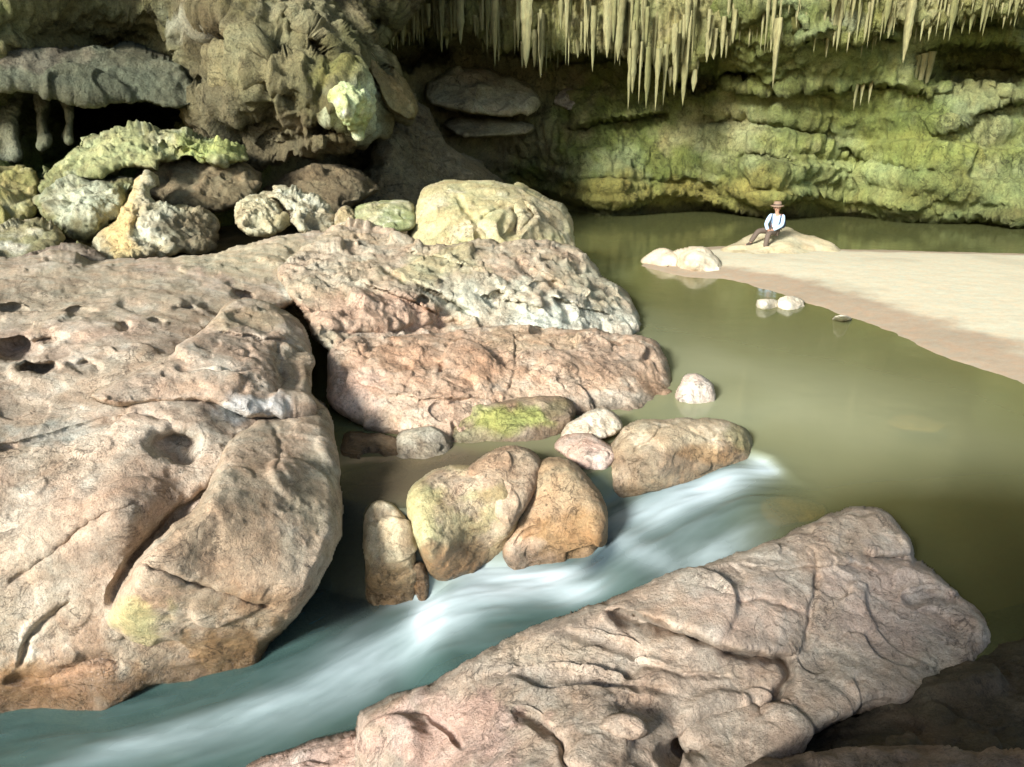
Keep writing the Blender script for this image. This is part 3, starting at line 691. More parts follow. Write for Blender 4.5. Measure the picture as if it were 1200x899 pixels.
rock('stone', [(656, 512), (664, 495), (690, 481), (708, 477), (724, 487), (730, 503), (712, 514), (690, 516), (670, 517)],
     zc=[(660, 506, 0.12), (700, 479, 0.30), (726, 498, 0.16), (695, 500, 0.18), (695, 514, 0.10)], edge=9, rf=0.14, thick=0.4, step=1.1, amp=0.03, fac=0.05, ffq=3.5, fq=2,
     pal=((0.66, 0.60, 0.48), (0.62, 0.55, 0.44), (0.72, 0.68, 0.6)), mat=M_NEAR, seed=13, cat='stone', label='angular cream stone resting above the pink stone between the slabs')
rock('stone', [(647, 524), (662, 508), (685, 504), (708, 516), (724, 530), (718, 546), (700, 556), (672, 542)],
     zc=[(652, 522, 0.10), (685, 508, 0.2), (720, 532, 0.1), (685, 530, 0.13), (700, 552, 0.0)], edge=9, rf=0.16, thick=0.45, step=1.1, amp=0.03, fac=0.045, ffq=3.5, fq=2,
     pal=((0.60, 0.45, 0.38), (0.56, 0.42, 0.35), (0.62, 0.52, 0.44)), mat=M_NEAR, seed=14, cat='stone', label='flat pink stone wedged between the dam boulders, below the cream stone')

rock('boulder', [(708, 568), (709, 535), (725, 508), (745, 493), (785, 489), (835, 490), (868, 498), (884, 515), (886, 545), (866, 568), (800, 580), (760, 588), (725, 602), (712, 590)],
     zc=[(712, 545, 0.02), (735, 503, 0.30), (790, 493, 0.36), (860, 500, 0.27), (882, 525, 0.04), (720, 575, -0.2), (780, 540, 0.12), (850, 530, 0.08), (760, 565, -0.1), (800, 555, -0.08), (860, 548, -0.12), (740, 596, -0.45), (820, 576, -0.35)],
     edge=16, rf=0.3, thick=0.9, step=1.2, amp=0.05, fq=1.5, fac=0.05, ffq=2.2, fine=0.014,
     ledges=[([(775, 492), (770, 510), (740, 530)], 0.05, 2), ([(800, 500), (830, 515), (860, 520)], 0.03, 2.5)],
     pal=((0.44, 0.36, 0.25), (0.39, 0.31, 0.21), (0.54, 0.46, 0.35)), patches=[(800, 540, 90, 20, (0.20, 0.15, 0.10), 0.8, 0.7), (868, 512, 16, 20, (0.13, 0.14, 0.04), 0.6), (830, 530, 30, 14, (0.30, 0.18, 0.08), 0.6, 0.6)],
     wetz=-0.3, mat=M_NEAR, seed=15, label='long tan boulder, wet along its lower side, at the head of the cascade')

rock('boulder', [(474, 598), (480, 572), (508, 550), (545, 543), (588, 552), (612, 590), (606, 630), (596, 656), (566, 680), (540, 694), (520, 697), (504, 684), (494, 655), (482, 628)],
     zc=[(480, 600, 0.08), (486, 640, -0.12), (512, 560, 0.24), (548, 550, 0.26), (590, 570, 0.18), (540, 600, 0.0), (600, 615, -0.15), (510, 640, -0.12), (550, 640, -0.30), (580, 650, -0.5), (515, 688, -0.72), (545, 682, -0.70)],
     edge=22, rf=0.38, thick=0.95, step=1.2, amp=0.06, fq=1.4, fac=0.05, ffq=1.9, fine=0.014,
     pal=((0.44, 0.38, 0.25), (0.39, 0.34, 0.20), (0.52, 0.42, 0.32)), patches=[(495, 610, 20, 40, (0.52, 0.50, 0.26), 0.7), (545, 562, 40, 14, (0.56, 0.42, 0.32), 0.7), (540, 660, 60, 26, (0.30, 0.19, 0.10), 0.85, 0.7)],
     wetz=-0.68, mat=M_NEAR, seed=16, label='rounded yellowish boulder in the dam, left of its brown twin')
rock('boulder', [(545, 552), (572, 530), (598, 520), (625, 527), (636, 545), (625, 580), (600, 620), (580, 610), (570, 580)],
     zc=[(550, 552, 0.24), (598, 523, 0.36), (630, 540, 0.25), (590, 560, 0.2), (605, 600, 0.0)], edge=14, rf=0.25, thick=0.8, step=1.2, amp=0.05, fac=0.05, ffq=2.4, fq=1.5,
     pal=((0.46, 0.35, 0.25), (0.42, 0.31, 0.22), (0.52, 0.42, 0.31)), mat=M_NEAR, seed=17, label='pinkish brown boulder top showing behind and between the two dam boulders')
rock('boulder', [(586, 652), (596, 620), (612, 585), (622, 552), (640, 536), (662, 536), (690, 556), (708, 582), (714, 612), (706, 645), (692, 680), (650, 694), (604, 690)],
     zc=[(590, 645, -0.35), (615, 590, -0.02), (630, 548, 0.24), (655, 540, 0.28), (700, 580, 0.08), (650, 590, 0.02), (660, 640, -0.35), (705, 615, -0.1), (620, 655, -0.5), (680, 665, -0.6), (640, 674, -0.7)],
     edge=20, rf=0.36, thick=0.95, step=1.2, amp=0.07, fq=1.4, fac=0.06, ffq=1.9, fine=0.016,
     ledges=[([(600, 640), (615, 625), (640, 615)], 0.04, 2.5)],
     pal=((0.40, 0.30, 0.19), (0.36, 0.25, 0.16), (0.48, 0.38, 0.27)), patches=[(660, 630, 50, 30, (0.30, 0.18, 0.08), 0.75, 0.6), (610, 645, 22, 20, (0.60, 0.48, 0.38), 0.7, 0.5), (620, 665, 40, 12, (0.5, 0.42, 0.36), 0.5, 0.9)],
     wetz=-0.58, mat=M_NEAR, seed=18, label='brown square-shouldered boulder in the dam, beside the yellowish one')
rock('stone', [(424, 630), (426, 600), (436, 588), (450, 586), (470, 596), (484, 618), (488, 655), (492, 695), (482, 722), (442, 724), (428, 700), (426, 660)],
     zc=[(430, 615, -0.1), (447, 592, 0.06), (478, 625, -0.12), (455, 640, -0.22), (455, 690, -0.62), (440, 705, -0.78), (482, 700, -0.8)],
     edge=13, rf=0.22, thick=0.5, step=1.1, amp=0.04, fq=2.0, fac=0.07, ffq=2.6, fine=0.014,
     pal=((0.60, 0.52, 0.36), (0.50, 0.42, 0.29), (0.66, 0.60, 0.46)), patches=[(460, 685, 30, 26, (0.24, 0.16, 0.08), 0.85, 0.8), (476, 630, 8, 30, (0.18, 0.13, 0.08), 0.6), (450, 600, 14, 10, (0.22, 0.18, 0.13), 0.7)],
     wetz=-0.72, mat=M_NEAR, seed=19, rag=1.5, cat='stone', label='upright pointed stone standing in the dark gap left of the dam')
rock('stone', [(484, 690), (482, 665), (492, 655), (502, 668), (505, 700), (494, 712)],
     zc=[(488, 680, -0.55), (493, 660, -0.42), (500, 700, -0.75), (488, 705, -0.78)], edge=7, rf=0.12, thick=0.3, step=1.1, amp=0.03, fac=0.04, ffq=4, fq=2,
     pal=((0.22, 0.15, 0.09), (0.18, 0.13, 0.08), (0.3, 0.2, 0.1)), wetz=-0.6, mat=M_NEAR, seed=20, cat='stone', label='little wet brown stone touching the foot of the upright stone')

# rock mass hidden under the dam, carries it
rock('submerged_rock', [(900, 615), (890, 590), (920, 580), (965, 590), (968, 606), (930, 616)], zc=[(900, 598, -0.06), (930, 590, -0.025), (955, 600, -0.05), (930, 612, -0.08)],
     edge=14, rf=0.1, thick=0.4, step=1.5, amp=0.02, fac=0.02, pal=((0.62, 0.40, 0.20), (0.55, 0.36, 0.2), (0.6, 0.4, 0.25)), seed=31, cat='rock', label='orange rock just under the water right of the cascade')
rock('submerged_rock', [(1038, 498), (1045, 486), (1080, 485), (1110, 497), (1100, 507), (1060, 506)], zc=[(1042, 496, -0.05), (1080, 488, -0.02), (1104, 498, -0.05), (1070, 504, -0.07)],
     edge=12, rf=0.1, thick=0.4, step=1.5, amp=0.02, fac=0.02, pal=((0.60, 0.42, 0.28), (0.55, 0.4, 0.28), (0.6, 0.45, 0.3)), seed=32, cat='rock', label='pinkish rock just under the surface in the middle of the pool')

# ================================================================ FOREGROUND ROCK
rock('foreground_rock',
     [(418, 960), (416, 890), (421, 842), (440, 824), (500, 800), (560, 765), (620, 735), (690, 710), (760, 682), (830, 658), (900, 635), (950, 610), (985, 594), (1020, 592), (1048, 606), (1066, 632), (1072, 650), (1100, 668),
      (1128, 700), (1150, 715), (1162, 745), (1150, 778), (1120, 800), (1040, 830), (980, 850), (930, 880), (880, 920), (860, 1000), (640, 1040), (430, 1030)],
     zc=[(425, 850, -0.35), (520, 795, 0.0), (620, 742, 0.2), (760, 690, 0.32), (900, 640, 0.36), (1000, 598, 0.36), (1050, 615, 0.25), (430, 960, -0.5), (500, 860, -0.12), (600, 820, 0.12), (700, 780, 0.22),
         (820, 740, 0.27), (900, 700, 0.3), (1000, 660, 0.25), (1090, 690, 0.17), (1150, 740, 0.08), (1060, 740, 0.1), (960, 780, 0.08), (880, 820, 0.05), (600, 900, 0.15), (720, 880, 0.2), (830, 870, 0.0), (1000, 850, 0.0), (1120, 800, 0.0), (1080, 780, 0.06), (980, 810, 0.08), (930, 840, 0.05), (700, 1000, 0.2), (500, 1000, -0.1), (860, 960, -0.1)],
     edge=14, rf=0.3, thick=1.8, step=1.4, amp=0.03, fq=1.3, fac=0.095, ffq=1.1, fine=0.010,
     ledges=[([(700, 712), (740, 722), (800, 738), (850, 758), (900, 768), (945, 768)][::-1], 0.09, 30, 'ledge'), ([(705, 714), (750, 728), (810, 745), (860, 766), (905, 772), (935, 770)], 0.18, 6),
             ([(596, 830), (625, 842), (655, 868), (668, 900), (700, 910)], 0.12, 5), ([(905, 762), (925, 790), (905, 825), (880, 850)], 0.16, 6),
             ([(820, 690), (860, 705), (900, 704), (950, 722)], 0.04, 3), ([(950, 640), (958, 680), (948, 725), (945, 765)], 0.05, 4), ([(1072, 650), (1045, 655), (1005, 650)], 0.14, 4), ([(1130, 702), (1095, 695), (1060, 700)], 0.10, 4),
             ([(480, 830), (520, 850), (545, 880)], 0.06, 3), ([(790, 890), (810, 850), (850, 836), (900, 830)], 0.14, 6), ([(740, 770), (800, 790), (860, 792)], 0.04, 3), ([(650, 740), (700, 745), (760, 765)], 0.05, 3),
             ([(560, 795), (640, 785), (720, 800), (800, 812)], 0.05, 4), ([(860, 660), (920, 668), (985, 660), (1040, 672)][::-1], 0.06, 20, 'ledge')],
     dents=[(800, 885, 30, 18, 0.15), (740, 830, 30, 16, .05)],
     pal=((0.37, 0.31, 0.255), (0.42, 0.345, 0.28), (0.58, 0.51, 0.43)),
     patches=[(520, 860, 90, 50, (0.52, 0.36, 0.31), 0.7), (1050, 700, 90, 60, (0.36, 0.30, 0.27), 0.6), (880, 720, 60, 50, (0.46, 0.37, 0.32), 0.5), (640, 760, 70, 20, (0.50, 0.42, 0.32), 0.5), (990, 610, 60, 22, (0.35, 0.27, 0.20), 0.5)],
     wetz=-0.75, mat=M_NEAR, seed=4, rag=3.5, label='long fractured pinkish grey rock across the bottom right foreground', cat='rock')
rock('foreground_stone', [(280, 905), (330, 880), (380, 862), (425, 855), (440, 880), (440, 960), (300, 980)],
     zc=[(300, 900, -0.85), (350, 874, -0.72), (420, 860, -0.6), (430, 950, -0.6), (320, 960, -0.85)], edge=14, rf=0.25, thick=0.9, step=1.6, amp=0.05, fac=0.07, ffq=2.5, fq=1.6, fine=0.02,
     pal=((0.44, 0.32, 0.27), (0.50, 0.37, 0.32), (0.6, 0.5, 0.44)), mat=M_NEAR, seed=24, cat='rock', wetz=-1.0, label='low reddish rock at the bottom edge left of the long foreground rock')
rock('foreground_stone', [(700, 852), (712, 838), (735, 834), (758, 846), (764, 860), (738, 870), (712, 864)],
     zc=[(702, 855, 0.27), (732, 838, 0.31), (760, 856, 0.26), (732, 868, 0.23)], edge=12, rf=0.1, thick=0.3, step=1.5, amp=0.03, fac=0.03, ffq=4, fq=2,
     pal=((0.37, 0.31, 0.255), (0.42, 0.345, 0.28), (0.5, 0.43, 0.36)), mat=M_NEAR, seed=25, cat='stone', label='small stone lodged in the cracks of the long foreground rock')
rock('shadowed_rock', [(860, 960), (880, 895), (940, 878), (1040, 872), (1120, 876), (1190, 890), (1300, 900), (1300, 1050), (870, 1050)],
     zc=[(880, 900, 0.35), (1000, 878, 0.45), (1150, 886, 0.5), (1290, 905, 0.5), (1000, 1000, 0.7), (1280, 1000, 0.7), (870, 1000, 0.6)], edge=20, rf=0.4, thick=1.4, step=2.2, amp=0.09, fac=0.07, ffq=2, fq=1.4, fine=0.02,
     pal=((0.22, 0.165, 0.13), (0.27, 0.205, 0.17), (0.36, 0.28, 0.23)), mat=M_NEAR, seed=26, cat='rock', label='dim brown rock in the bottom right corner in shadow')  # palette darkened: the corner's shade is put into the stone colour
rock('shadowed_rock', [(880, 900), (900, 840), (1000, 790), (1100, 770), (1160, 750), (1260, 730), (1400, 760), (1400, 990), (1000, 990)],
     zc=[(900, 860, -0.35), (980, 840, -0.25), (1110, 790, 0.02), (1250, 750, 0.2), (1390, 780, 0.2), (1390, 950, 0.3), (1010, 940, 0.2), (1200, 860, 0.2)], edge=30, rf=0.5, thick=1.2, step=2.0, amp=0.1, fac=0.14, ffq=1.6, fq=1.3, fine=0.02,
     pal=((0.07, 0.06, 0.04), (0.10, 0.08, 0.05), (0.13, 0.10, 0.07)), wetz=-0.5, mat=M_NEAR, seed=27, cat='rock', label='dark low rock in the shadow behind the foreground rock at the right edge')  # shade it lies in is partly painted into this dark palette

# unseen boulders added behind and under the camera to shade the bottom right corner
def lump(name, loc, rad, seed, pal, label, cat, mat, n=48, amp=0.18, kind=None, group=None):
    th = np.linspace(0, math.pi, n); ph = np.linspace(0, 2 * math.pi, 2 * n, endpoint=False)
    T, Pp = np.meshgrid(th, ph, indexing='ij')
    U = np.c_[(np.sin(T) * np.cos(Pp)).ravel(), (np.sin(T) * np.sin(Pp)).ravel(), np.cos(T).ravel()]
    rr = 1 + amp * fbm(U * 1.3 + seed, 4, seed) + 0.5 * amp * facets(U * 2.2 + seed, seed)[0]
    V = U * rr[:, None] * np.array(rad) + np.array(loc)
    m = 2 * n; i, j = np.meshgrid(np.arange(n - 1), np.arange(m), indexing='ij'); i = i.ravel(); j = j.ravel()
    Q = np.c_[i * m + j, (i + 1) * m + j, (i + 1) * m + (j + 1) % m, i * m + (j + 1) % m]
    k = sstep(-0.2, 0.3, fbm(V * 1.5, 4, seed + 1))[:, None]
    o = mesh_obj(name, V, Q, mat, col=np.array(pal[0]) * (1 - k) + np.array(pal[1]) * k, wet=np.zeros(len(V)), loc=np.array([loc[0], loc[1], V[:, 2].min()]))
    tag(o, label, cat, group, kind); return o
lump('tall_shade_boulder', (-0.72, -1.45, -0.3), (1.15, 1.1, 5.6), 42, (BEIGE, GREY), 'unseen tall grey boulder added behind the viewpoint to cast shade', 'boulder', M_NEAR, amp=0.06)
lump('low_shade_boulder', (-0.1, -0.9, -0.1), (1.4, 1.2, 1.45), 41, (BEIGE, PINK), 'unseen big beige boulder added under the viewpoint to cast shade', 'boulder', M_NEAR)

# ================================================================ BACK LEFT: overhang and mossy boulders
MB = ((0.22, 0.24, 0.11), (0.15, 0.145, 0.08), (0.50, 0.54, 0.37))
hang = rock('hanging_rock',
     [(130, -120), (560, -120), (520, -40), (478, 20), (448, 60), (470, 100), (488, 130), (478, 148), (452, 135), (435, 158), (422, 168), (400, 182), (370, 190), (330, 186), (300, 196), (262, 176), (232, 150), (222, 122), (205, 60), (160, 0)],
     dc=[(150, -100, 19), (540, -100, 24), (500, -30, 23), (300, -50, 18), (220, 60, 19), (235, 140, 19.5), (300, 190, 20), (420, 165, 19), (400, 100, 18), (300, 90, 17.5), (460, 120, 21.5), (350, 30, 18.5), (440, 50, 21)],
     edge=26, rf=1.4, thick=4.5, step=1.8, amp=0.9, fq=0.28, fac=0.75, ffq=0.42, fine=0.12, flute=0.34, flf=0.8, pits=0.25,
     ledges=[([(240, 20), (270, 45), (330, 60), (400, 80), (430, 100)], 1.3, 7), ([(250, 110), (300, 100), (350, 120), (400, 130)], 0.7, 5), ([(430, 60), (440, 100), (470, 140)], 0.9, 6), ([(330, 10), (380, 50), (400, 90)][::-1], 1.0, 22, 'ledge')],
     dents=[(262, 42, 24, 18, 1.6), (250, 108, 16, 12, 1.2), (325, 72, 24, 8, 1.4), (207, 28, 8, 8, 1.2), (385, 152, 20, 8, 1.0), (300, 150, 26, 12, 0.8), (440, 25, 18, 18, 1.4), (470, 60, 16, 18, 1.2)],
     pal=((0.12, 0.12, 0.05), (0.155, 0.14, 0.08), (0.27, 0.265, 0.165)),
     patches=[(412, 125, 30, 34, (0.62, 0.72, 0.50), 1.0), (396, 96, 26, 9, (0.26, 0.28, 0.08), 0.4), (300, 80, 60, 30, (0.30, 0.28, 0.15), 0.6), (340, 160, 80, 30, (0.16, 0.13, 0.07), 0.7), (350, 20, 50, 26, (0.33, 0.31, 0.19), 0.6), (230, 30, 20, 20, (.35, .36, .28), .6)],
     mat=M_FAR, seed=33, rag=7, label='dripping craggy rock mass hanging down at the upper left of the cave', cat='rock overhang')
face = rock('calcite_face', [(380, 92), (398, 86), (416, 92), (430, 108), (436, 130), (426, 158), (418, 166), (408, 146), (394, 128), (384, 112)],
     dc=[(384, 100, 17.6), (405, 90, 17.8), (432, 118, 18.2), (418, 160, 18.2), (408, 125, 17.3)], edge=10, rf=0.5, thick=1.8, step=1.2, amp=0.22, fq=0.8, fac=0.3, ffq=1.0, fine=0.06, flute=0.2, flf=2,
     pal=((0.55, 0.64, 0.42), (0.44, 0.50, 0.20), (0.70, 0.76, 0.62)), patches=[(398, 96, 22, 9, (0.33, 0.34, 0.08), 0.8)], mat=M_MID, seed=49, rag=3, kind='x')
del face['kind']; face.parent = hang; face.location = face.location - hang.location; face['label'] = 'bright lime white calcite face'
rock('hanging_rock', [(425, 62), (442, 58), (460, 75), (480, 100), (490, 128), (478, 142), (455, 128), (440, 100)],
     dc=[(432, 65, 19.4), (470, 90, 20.4), (485, 130, 20), (455, 110, 19)], edge=12, rf=0.5, thick=1.8, step=1.5, amp=0.2, fq=0.5, fac=0.274, ffq=1.03, fine=.05,
     pal=((0.26, 0.21, 0.10), (0.30, 0.26, 0.13), (0.35, 0.32, 0.2)), mat=M_FAR, seed=34, cat='rock', label='smooth brown rock lobe sloping right of the bright green patch')
rock('mossy_boulder', [(42, 215), (60, 195), (75, 182), (95, 160), (140, 150), (175, 153), (215, 150), (262, 160), (290, 172), (292, 190), (272, 194), (240, 190), (200, 188), (185, 205), (160, 200), (120, 208), (90, 215), (60, 235)],
     dc=[(50, 215, 15.6), (100, 165, 16.4), (180, 155, 16.8), (285, 178, 17.0), (180, 190, 15.8), (110, 205, 15.4), (230, 175, 16.4)], edge=12, rf=0.7, thick=2.2, step=1.5, amp=0.28, fq=0.7, fac=0.410, ffq=1.26, fine=0.06, pits=0.1,
     ledges=[([(190, 160), (200, 175), (240, 180)], 0.4, 4)],
     pal=MB, patches=[(245, 172, 50, 18, (0.36, 0.42, 0.15), 0.8), (130, 180, 60, 20, (0.40, 0.44, 0.22), 0.7)], mat=M_MID, seed=35, rag=5, label='wide jagged boulder with lime green moss top, below the dark cave hole')
rock('boulder', [(160, 205), (190, 180), (240, 186), (290, 192), (310, 215), (290, 240), (240, 250), (190, 240), (165, 225)],
     dc=[(170, 210, 16.6), (200, 188, 17.2), (290, 200, 17.2), (240, 225, 16.2), (290, 238, 16.4)], edge=16, rf=0.6, thick=1.8, step=1.8, amp=0.2, fac=0.274, ffq=1.26, fq=0.7, fine=.04,
     pal=((0.17, 0.14, 0.08), (0.22, 0.18, 0.11), (0.28, 0.24, 0.15)), mat=M_MID, seed=36, rag=3, label='dark brown boulder beneath the lime green moss ledge')
rock('mossy_boulder', [(40, 235), (60, 215), (80, 205), (115, 210), (150, 205), (160, 225), (140, 250), (118, 275), (98, 286), (70, 272), (50, 255)],
     dc=[(45, 238, 14.6), (85, 210, 15.2), (150, 212, 15.6), (100, 250, 14.2), (98, 282, 14.3)], edge=14, rf=0.6, thick=1.8, step=1.5, amp=0.22, fq=0.8, fac=0.383, ffq=1.38, fine=0.05,
     pal=MB, patches=[(95, 235, 36, 30, (0.56, 0.60, 0.46), 0.7)], mat=M_MID, seed=37, rag=4, label='pale green-white boulder left of the leaning orange streaked rock')
rock('leaning_rock', [(102, 296), (115, 272), (135, 255), (150, 232), (158, 212), (168, 203), (180, 208), (176, 228), (190, 236), (220, 240), (250, 256), (258, 280), (240, 300), (190, 300), (130, 318), (112, 312)],
     dc=[(105, 298, 13.2), (150, 240, 13.8), (168, 206, 14.4), (190, 245, 13.9), (250, 268, 14.4), (180, 285, 13.0), (130, 305, 12.7), (240, 295, 13.8)],
     edge=13, rf=0.6, thick=1.6, step=1.3, amp=0.16, fq=0.9, fac=0.328, ffq=1.49, fine=0.05, ledges=[([(165, 240), (160, 270), (185, 285), (200, 300)], 0.25, 4)],
     pal=((0.45, 0.42, 0.28), (0.34, 0.30, 0.19), (0.60, 0.58, 0.44)), patches=[(140, 262, 26, 44, (0.60, 0.46, 0.22), 0.9), (190, 262, 30, 22, (0.62, 0.64, 0.52), 0.6), (230, 280, 40, 30, (0.18, 0.15, 0.09), 0.85)],
     mat=M_MID, seed=38, rag=3, cat='rock', label='leaning spiky rock with an orange and cream streak at the left')
rock('boulder', [(-40, 275), (0, 262), (35, 256), (65, 262), (78, 280), (60, 300), (20, 310), (-40, 312)],
     dc=[(-35, 285, 12.4), (30, 260, 13), (72, 280, 13), (20, 300, 12.4)], edge=13, rf=0.5, thick=1.5, step=1.6, amp=0.12, fac=0.219, ffq=1.49, fq=0.9,
     pal=((0.22, 0.21, 0.11), (0.28, 0.24, 0.15), (0.5, 0.5, 0.38)), patches=[(15, 290, 18, 8, WHITE, 0.6)], mat=M_MID, seed=39, rag=2, label='dark low boulder at the left edge, below the mossy rocks')
rock('boulder', [(-60, 205), (0, 190), (40, 200), (50, 225), (40, 258), (0, 268), (-60, 270)],
     dc=[(-50, 220, 15.5), (20, 195, 16.4), (45, 230, 15.8), (0, 255, 15.2)], edge=16, rf=0.6, thick=1.8, step=1.8, amp=0.2, fac=0.301, ffq=1.26, fq=0.8, fine=.04,
     pal=((0.26, 0.25, 0.09), (0.30, 0.28, 0.13), (0.42, 0.42, 0.25)), mat=M_MID, seed=43, rag=3, label='olive green boulder at the left edge next to the pale green-white one')
rock('boulder', [(272, 250), (278, 232), (300, 227), (325, 232), (334, 255), (325, 276), (295, 280), (278, 268)],
     dc=[(276, 250, 14.8), (300, 230, 15.2), (330, 255, 15.2), (300, 268, 14.6)], edge=10, rf=0.4, thick=1.0, step=1.2, amp=0.1, fac=0.301, ffq=2.07, fq=1.2, fine=.04,
     pal=((0.30, 0.27, 0.16), (0.58, 0.55, 0.38), (0.64, 0.62, 0.46)), mat=M_MID, seed=44, rag=2.5, label='knobbly cream stone between the leaning rock and the white capped boulder', cat='stone')
rock('boulder', [(308, 228), (325, 220), (352, 222), (378, 236), (396, 256), (394, 272), (362, 276), (345, 264), (332, 240)],
     dc=[(312, 228, 15.2), (350, 224, 15.6), (390, 258, 15.4), (355, 250, 14.9), (368, 272, 14.8)], edge=10, rf=0.45, thick=1.2, step=1.2, amp=0.12, fac=0.301, ffq=1.72, fq=1.1, fine=.04,
     pal=((0.44, 0.40, 0.28), (0.56, 0.56, 0.42), (0.68, 0.70, 0.58)), patches=[(380, 262, 14, 12, (0.25, 0.21, 0.13), .7)], mat=M_MID, seed=45, rag=2.5, label='white capped slanting boulder left of the small greenish boulder')
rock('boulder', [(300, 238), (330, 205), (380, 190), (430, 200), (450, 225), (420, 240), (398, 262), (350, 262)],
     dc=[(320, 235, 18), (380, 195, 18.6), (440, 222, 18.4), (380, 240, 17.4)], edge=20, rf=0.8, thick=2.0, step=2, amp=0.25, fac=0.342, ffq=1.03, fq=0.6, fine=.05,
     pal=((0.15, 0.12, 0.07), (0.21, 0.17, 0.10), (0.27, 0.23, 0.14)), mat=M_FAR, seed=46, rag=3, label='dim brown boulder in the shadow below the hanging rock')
rock('boulder', [(395, 272), (392, 250), (405, 240), (418, 250), (420, 272)], dc=[(398, 262, 15.0), (405, 243, 15.3), (416, 262, 15.1), (406, 268, 14.8)], edge=8, rf=0.3, thick=0.8, step=1.2, amp=0.05, fac=0.137, ffq=2.30, fq=1.4,
     pal=((0.36, 0.30, 0.18), (0.4, 0.34, 0.2), PALE), mat=M_MID, seed=47, cat='stone', label='small brown stone squeezed beside the small greenish boulder')
rock('grey_boulder', [(20, 300), (60, 288), (100, 285), (125, 300), (140, 312), (100, 322), (50, 322), (10, 318)],
     dc=[(30, 302, 11.9), (90, 290, 12.2), (130, 310, 11.9), (60, 315, 11.4)], edge=10, rf=0.4, thick=0.9, step=1.4, amp=0.08, fac=0.137, ffq=1.84, fq=1.2,
     pal=((0.22, 0.18, 0.14), (0.28, 0.23, 0.19), (0.34, 0.3, 0.24)), mat=M_MID, seed=48, label='grey brown rock hump just behind the top of the left slab')
# layered blocks in the dark recess
rock('rock_block', [(498, 100), (512, 86), (560, 78), (600, 88), (632, 108), (628, 128), (600, 138), (560, 134), (520, 128), (500, 118)],
     dc=[(505, 105, 31), (560, 84, 31.5), (625, 112, 31.5), (560, 120, 30.2)], edge=10, rf=0.9, thick=3, step=1.3, amp=0.25, fac=0.35, ffq=0.5, fq=0.3, fine=.06, strata=0.15, sfq=1.2,
     pal=((0.36, 0.33, 0.21), (0.42, 0.38, 0.25), (0.5, 0.46, 0.32)), mat=M_FAR, seed=51, rag=2.5, cat='rock', label='pale layered block jutting from the back wall under the stalactites')
rock('rock_block', [(520, 148), (530, 138), (580, 138), (626, 146), (622, 158), (590, 160), (545, 162)],
     dc=[(525, 148, 31), (580, 141, 31.3), (620, 150, 31.3), (570, 156, 30.5)], edge=7, rf=0.8, thick=2.5, step=1.3, amp=0.15, fac=0.3, ffq=0.6, fq=0.3, fine=.05, strata=0.12, sfq=1.5,
     pal=((0.22, 0.20, 0.12), (0.27, 0.24, 0.14), (0.33, 0.3, 0.2)), mat=M_FAR, seed=52, rag=2, cat='rock', label='thin flat rock layer under the pale layered block')
rock('rock_block', [(650, 120), (656, 106), (672, 100), (686, 108), (692, 124), (670, 130)], dc=[(655, 118, 32.5), (672, 104, 32.8), (688, 120, 32.6), (670, 124, 32)], edge=7, rf=0.5, thick=1.4, step=1.2, amp=0.15, fac=0.35, ffq=1.0, fq=0.4,
     pal=((0.36, 0.33, 0.27), (0.45, 0.42, 0.36), (0.5, 0.47, 0.4)), mat=M_FAR, seed=53, cat='rock', label='small whitish rock alone in the dark recess of the back wall')
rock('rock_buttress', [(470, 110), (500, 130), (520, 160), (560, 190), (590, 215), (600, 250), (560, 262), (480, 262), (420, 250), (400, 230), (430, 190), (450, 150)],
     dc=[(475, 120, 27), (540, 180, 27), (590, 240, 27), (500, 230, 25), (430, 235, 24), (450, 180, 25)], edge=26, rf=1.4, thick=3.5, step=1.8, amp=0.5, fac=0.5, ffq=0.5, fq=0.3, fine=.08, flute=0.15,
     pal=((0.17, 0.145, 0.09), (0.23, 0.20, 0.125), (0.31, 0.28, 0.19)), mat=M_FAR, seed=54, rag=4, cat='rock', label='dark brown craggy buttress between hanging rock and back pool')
# flat lintel of rock over the dark hole, with thin columns below its left end
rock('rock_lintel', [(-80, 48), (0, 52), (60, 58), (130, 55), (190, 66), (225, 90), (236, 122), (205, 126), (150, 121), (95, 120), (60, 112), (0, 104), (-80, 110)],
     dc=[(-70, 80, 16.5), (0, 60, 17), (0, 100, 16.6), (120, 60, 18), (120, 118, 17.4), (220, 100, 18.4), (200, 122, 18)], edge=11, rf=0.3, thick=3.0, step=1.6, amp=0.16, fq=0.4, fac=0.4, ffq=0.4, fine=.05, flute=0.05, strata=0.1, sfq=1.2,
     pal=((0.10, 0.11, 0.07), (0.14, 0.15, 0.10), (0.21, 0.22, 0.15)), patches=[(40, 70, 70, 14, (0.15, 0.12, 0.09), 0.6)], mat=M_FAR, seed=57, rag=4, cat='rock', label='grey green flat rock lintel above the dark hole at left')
for k, (pts, lb) in enumerate([
        ([(36, 108), (62, 106), (57, 140), (60, 172), (44, 174), (44, 140)], 'grey green rock column, middle one beside the dark hole at left'),
        ([(70, 112), (88, 110), (84, 145), (86, 168), (76, 170), (76, 140)], 'thin grey rock column right at the left end of the dark hole'),
        ([(-10, 100), (28, 102), (20, 140), (24, 186), (-6, 186), (-4, 140)], 'grey green rock column nearest the left edge')]):
    mx_ = np.mean(pts, axis=0)
    rock('flowstone_column', pts, dc=[(pts[0][0], 110, 18.6), (pts[1][0], 110, 18.7), (mx_[0], 140, 18.3), (mx_[0], 172, 18.2)], edge=9, rf=0.35, thick=0.9, step=1.3, amp=0.10, fac=0.12, ffq=0.9, fq=0.6, flute=0.12,
         pal=((0.13, 0.14, 0.085), (0.17, 0.18, 0.115), (0.23, 0.24, 0.17)), mat=M_FAR, seed=60 + k, rag=4, cat='column', label=lb)

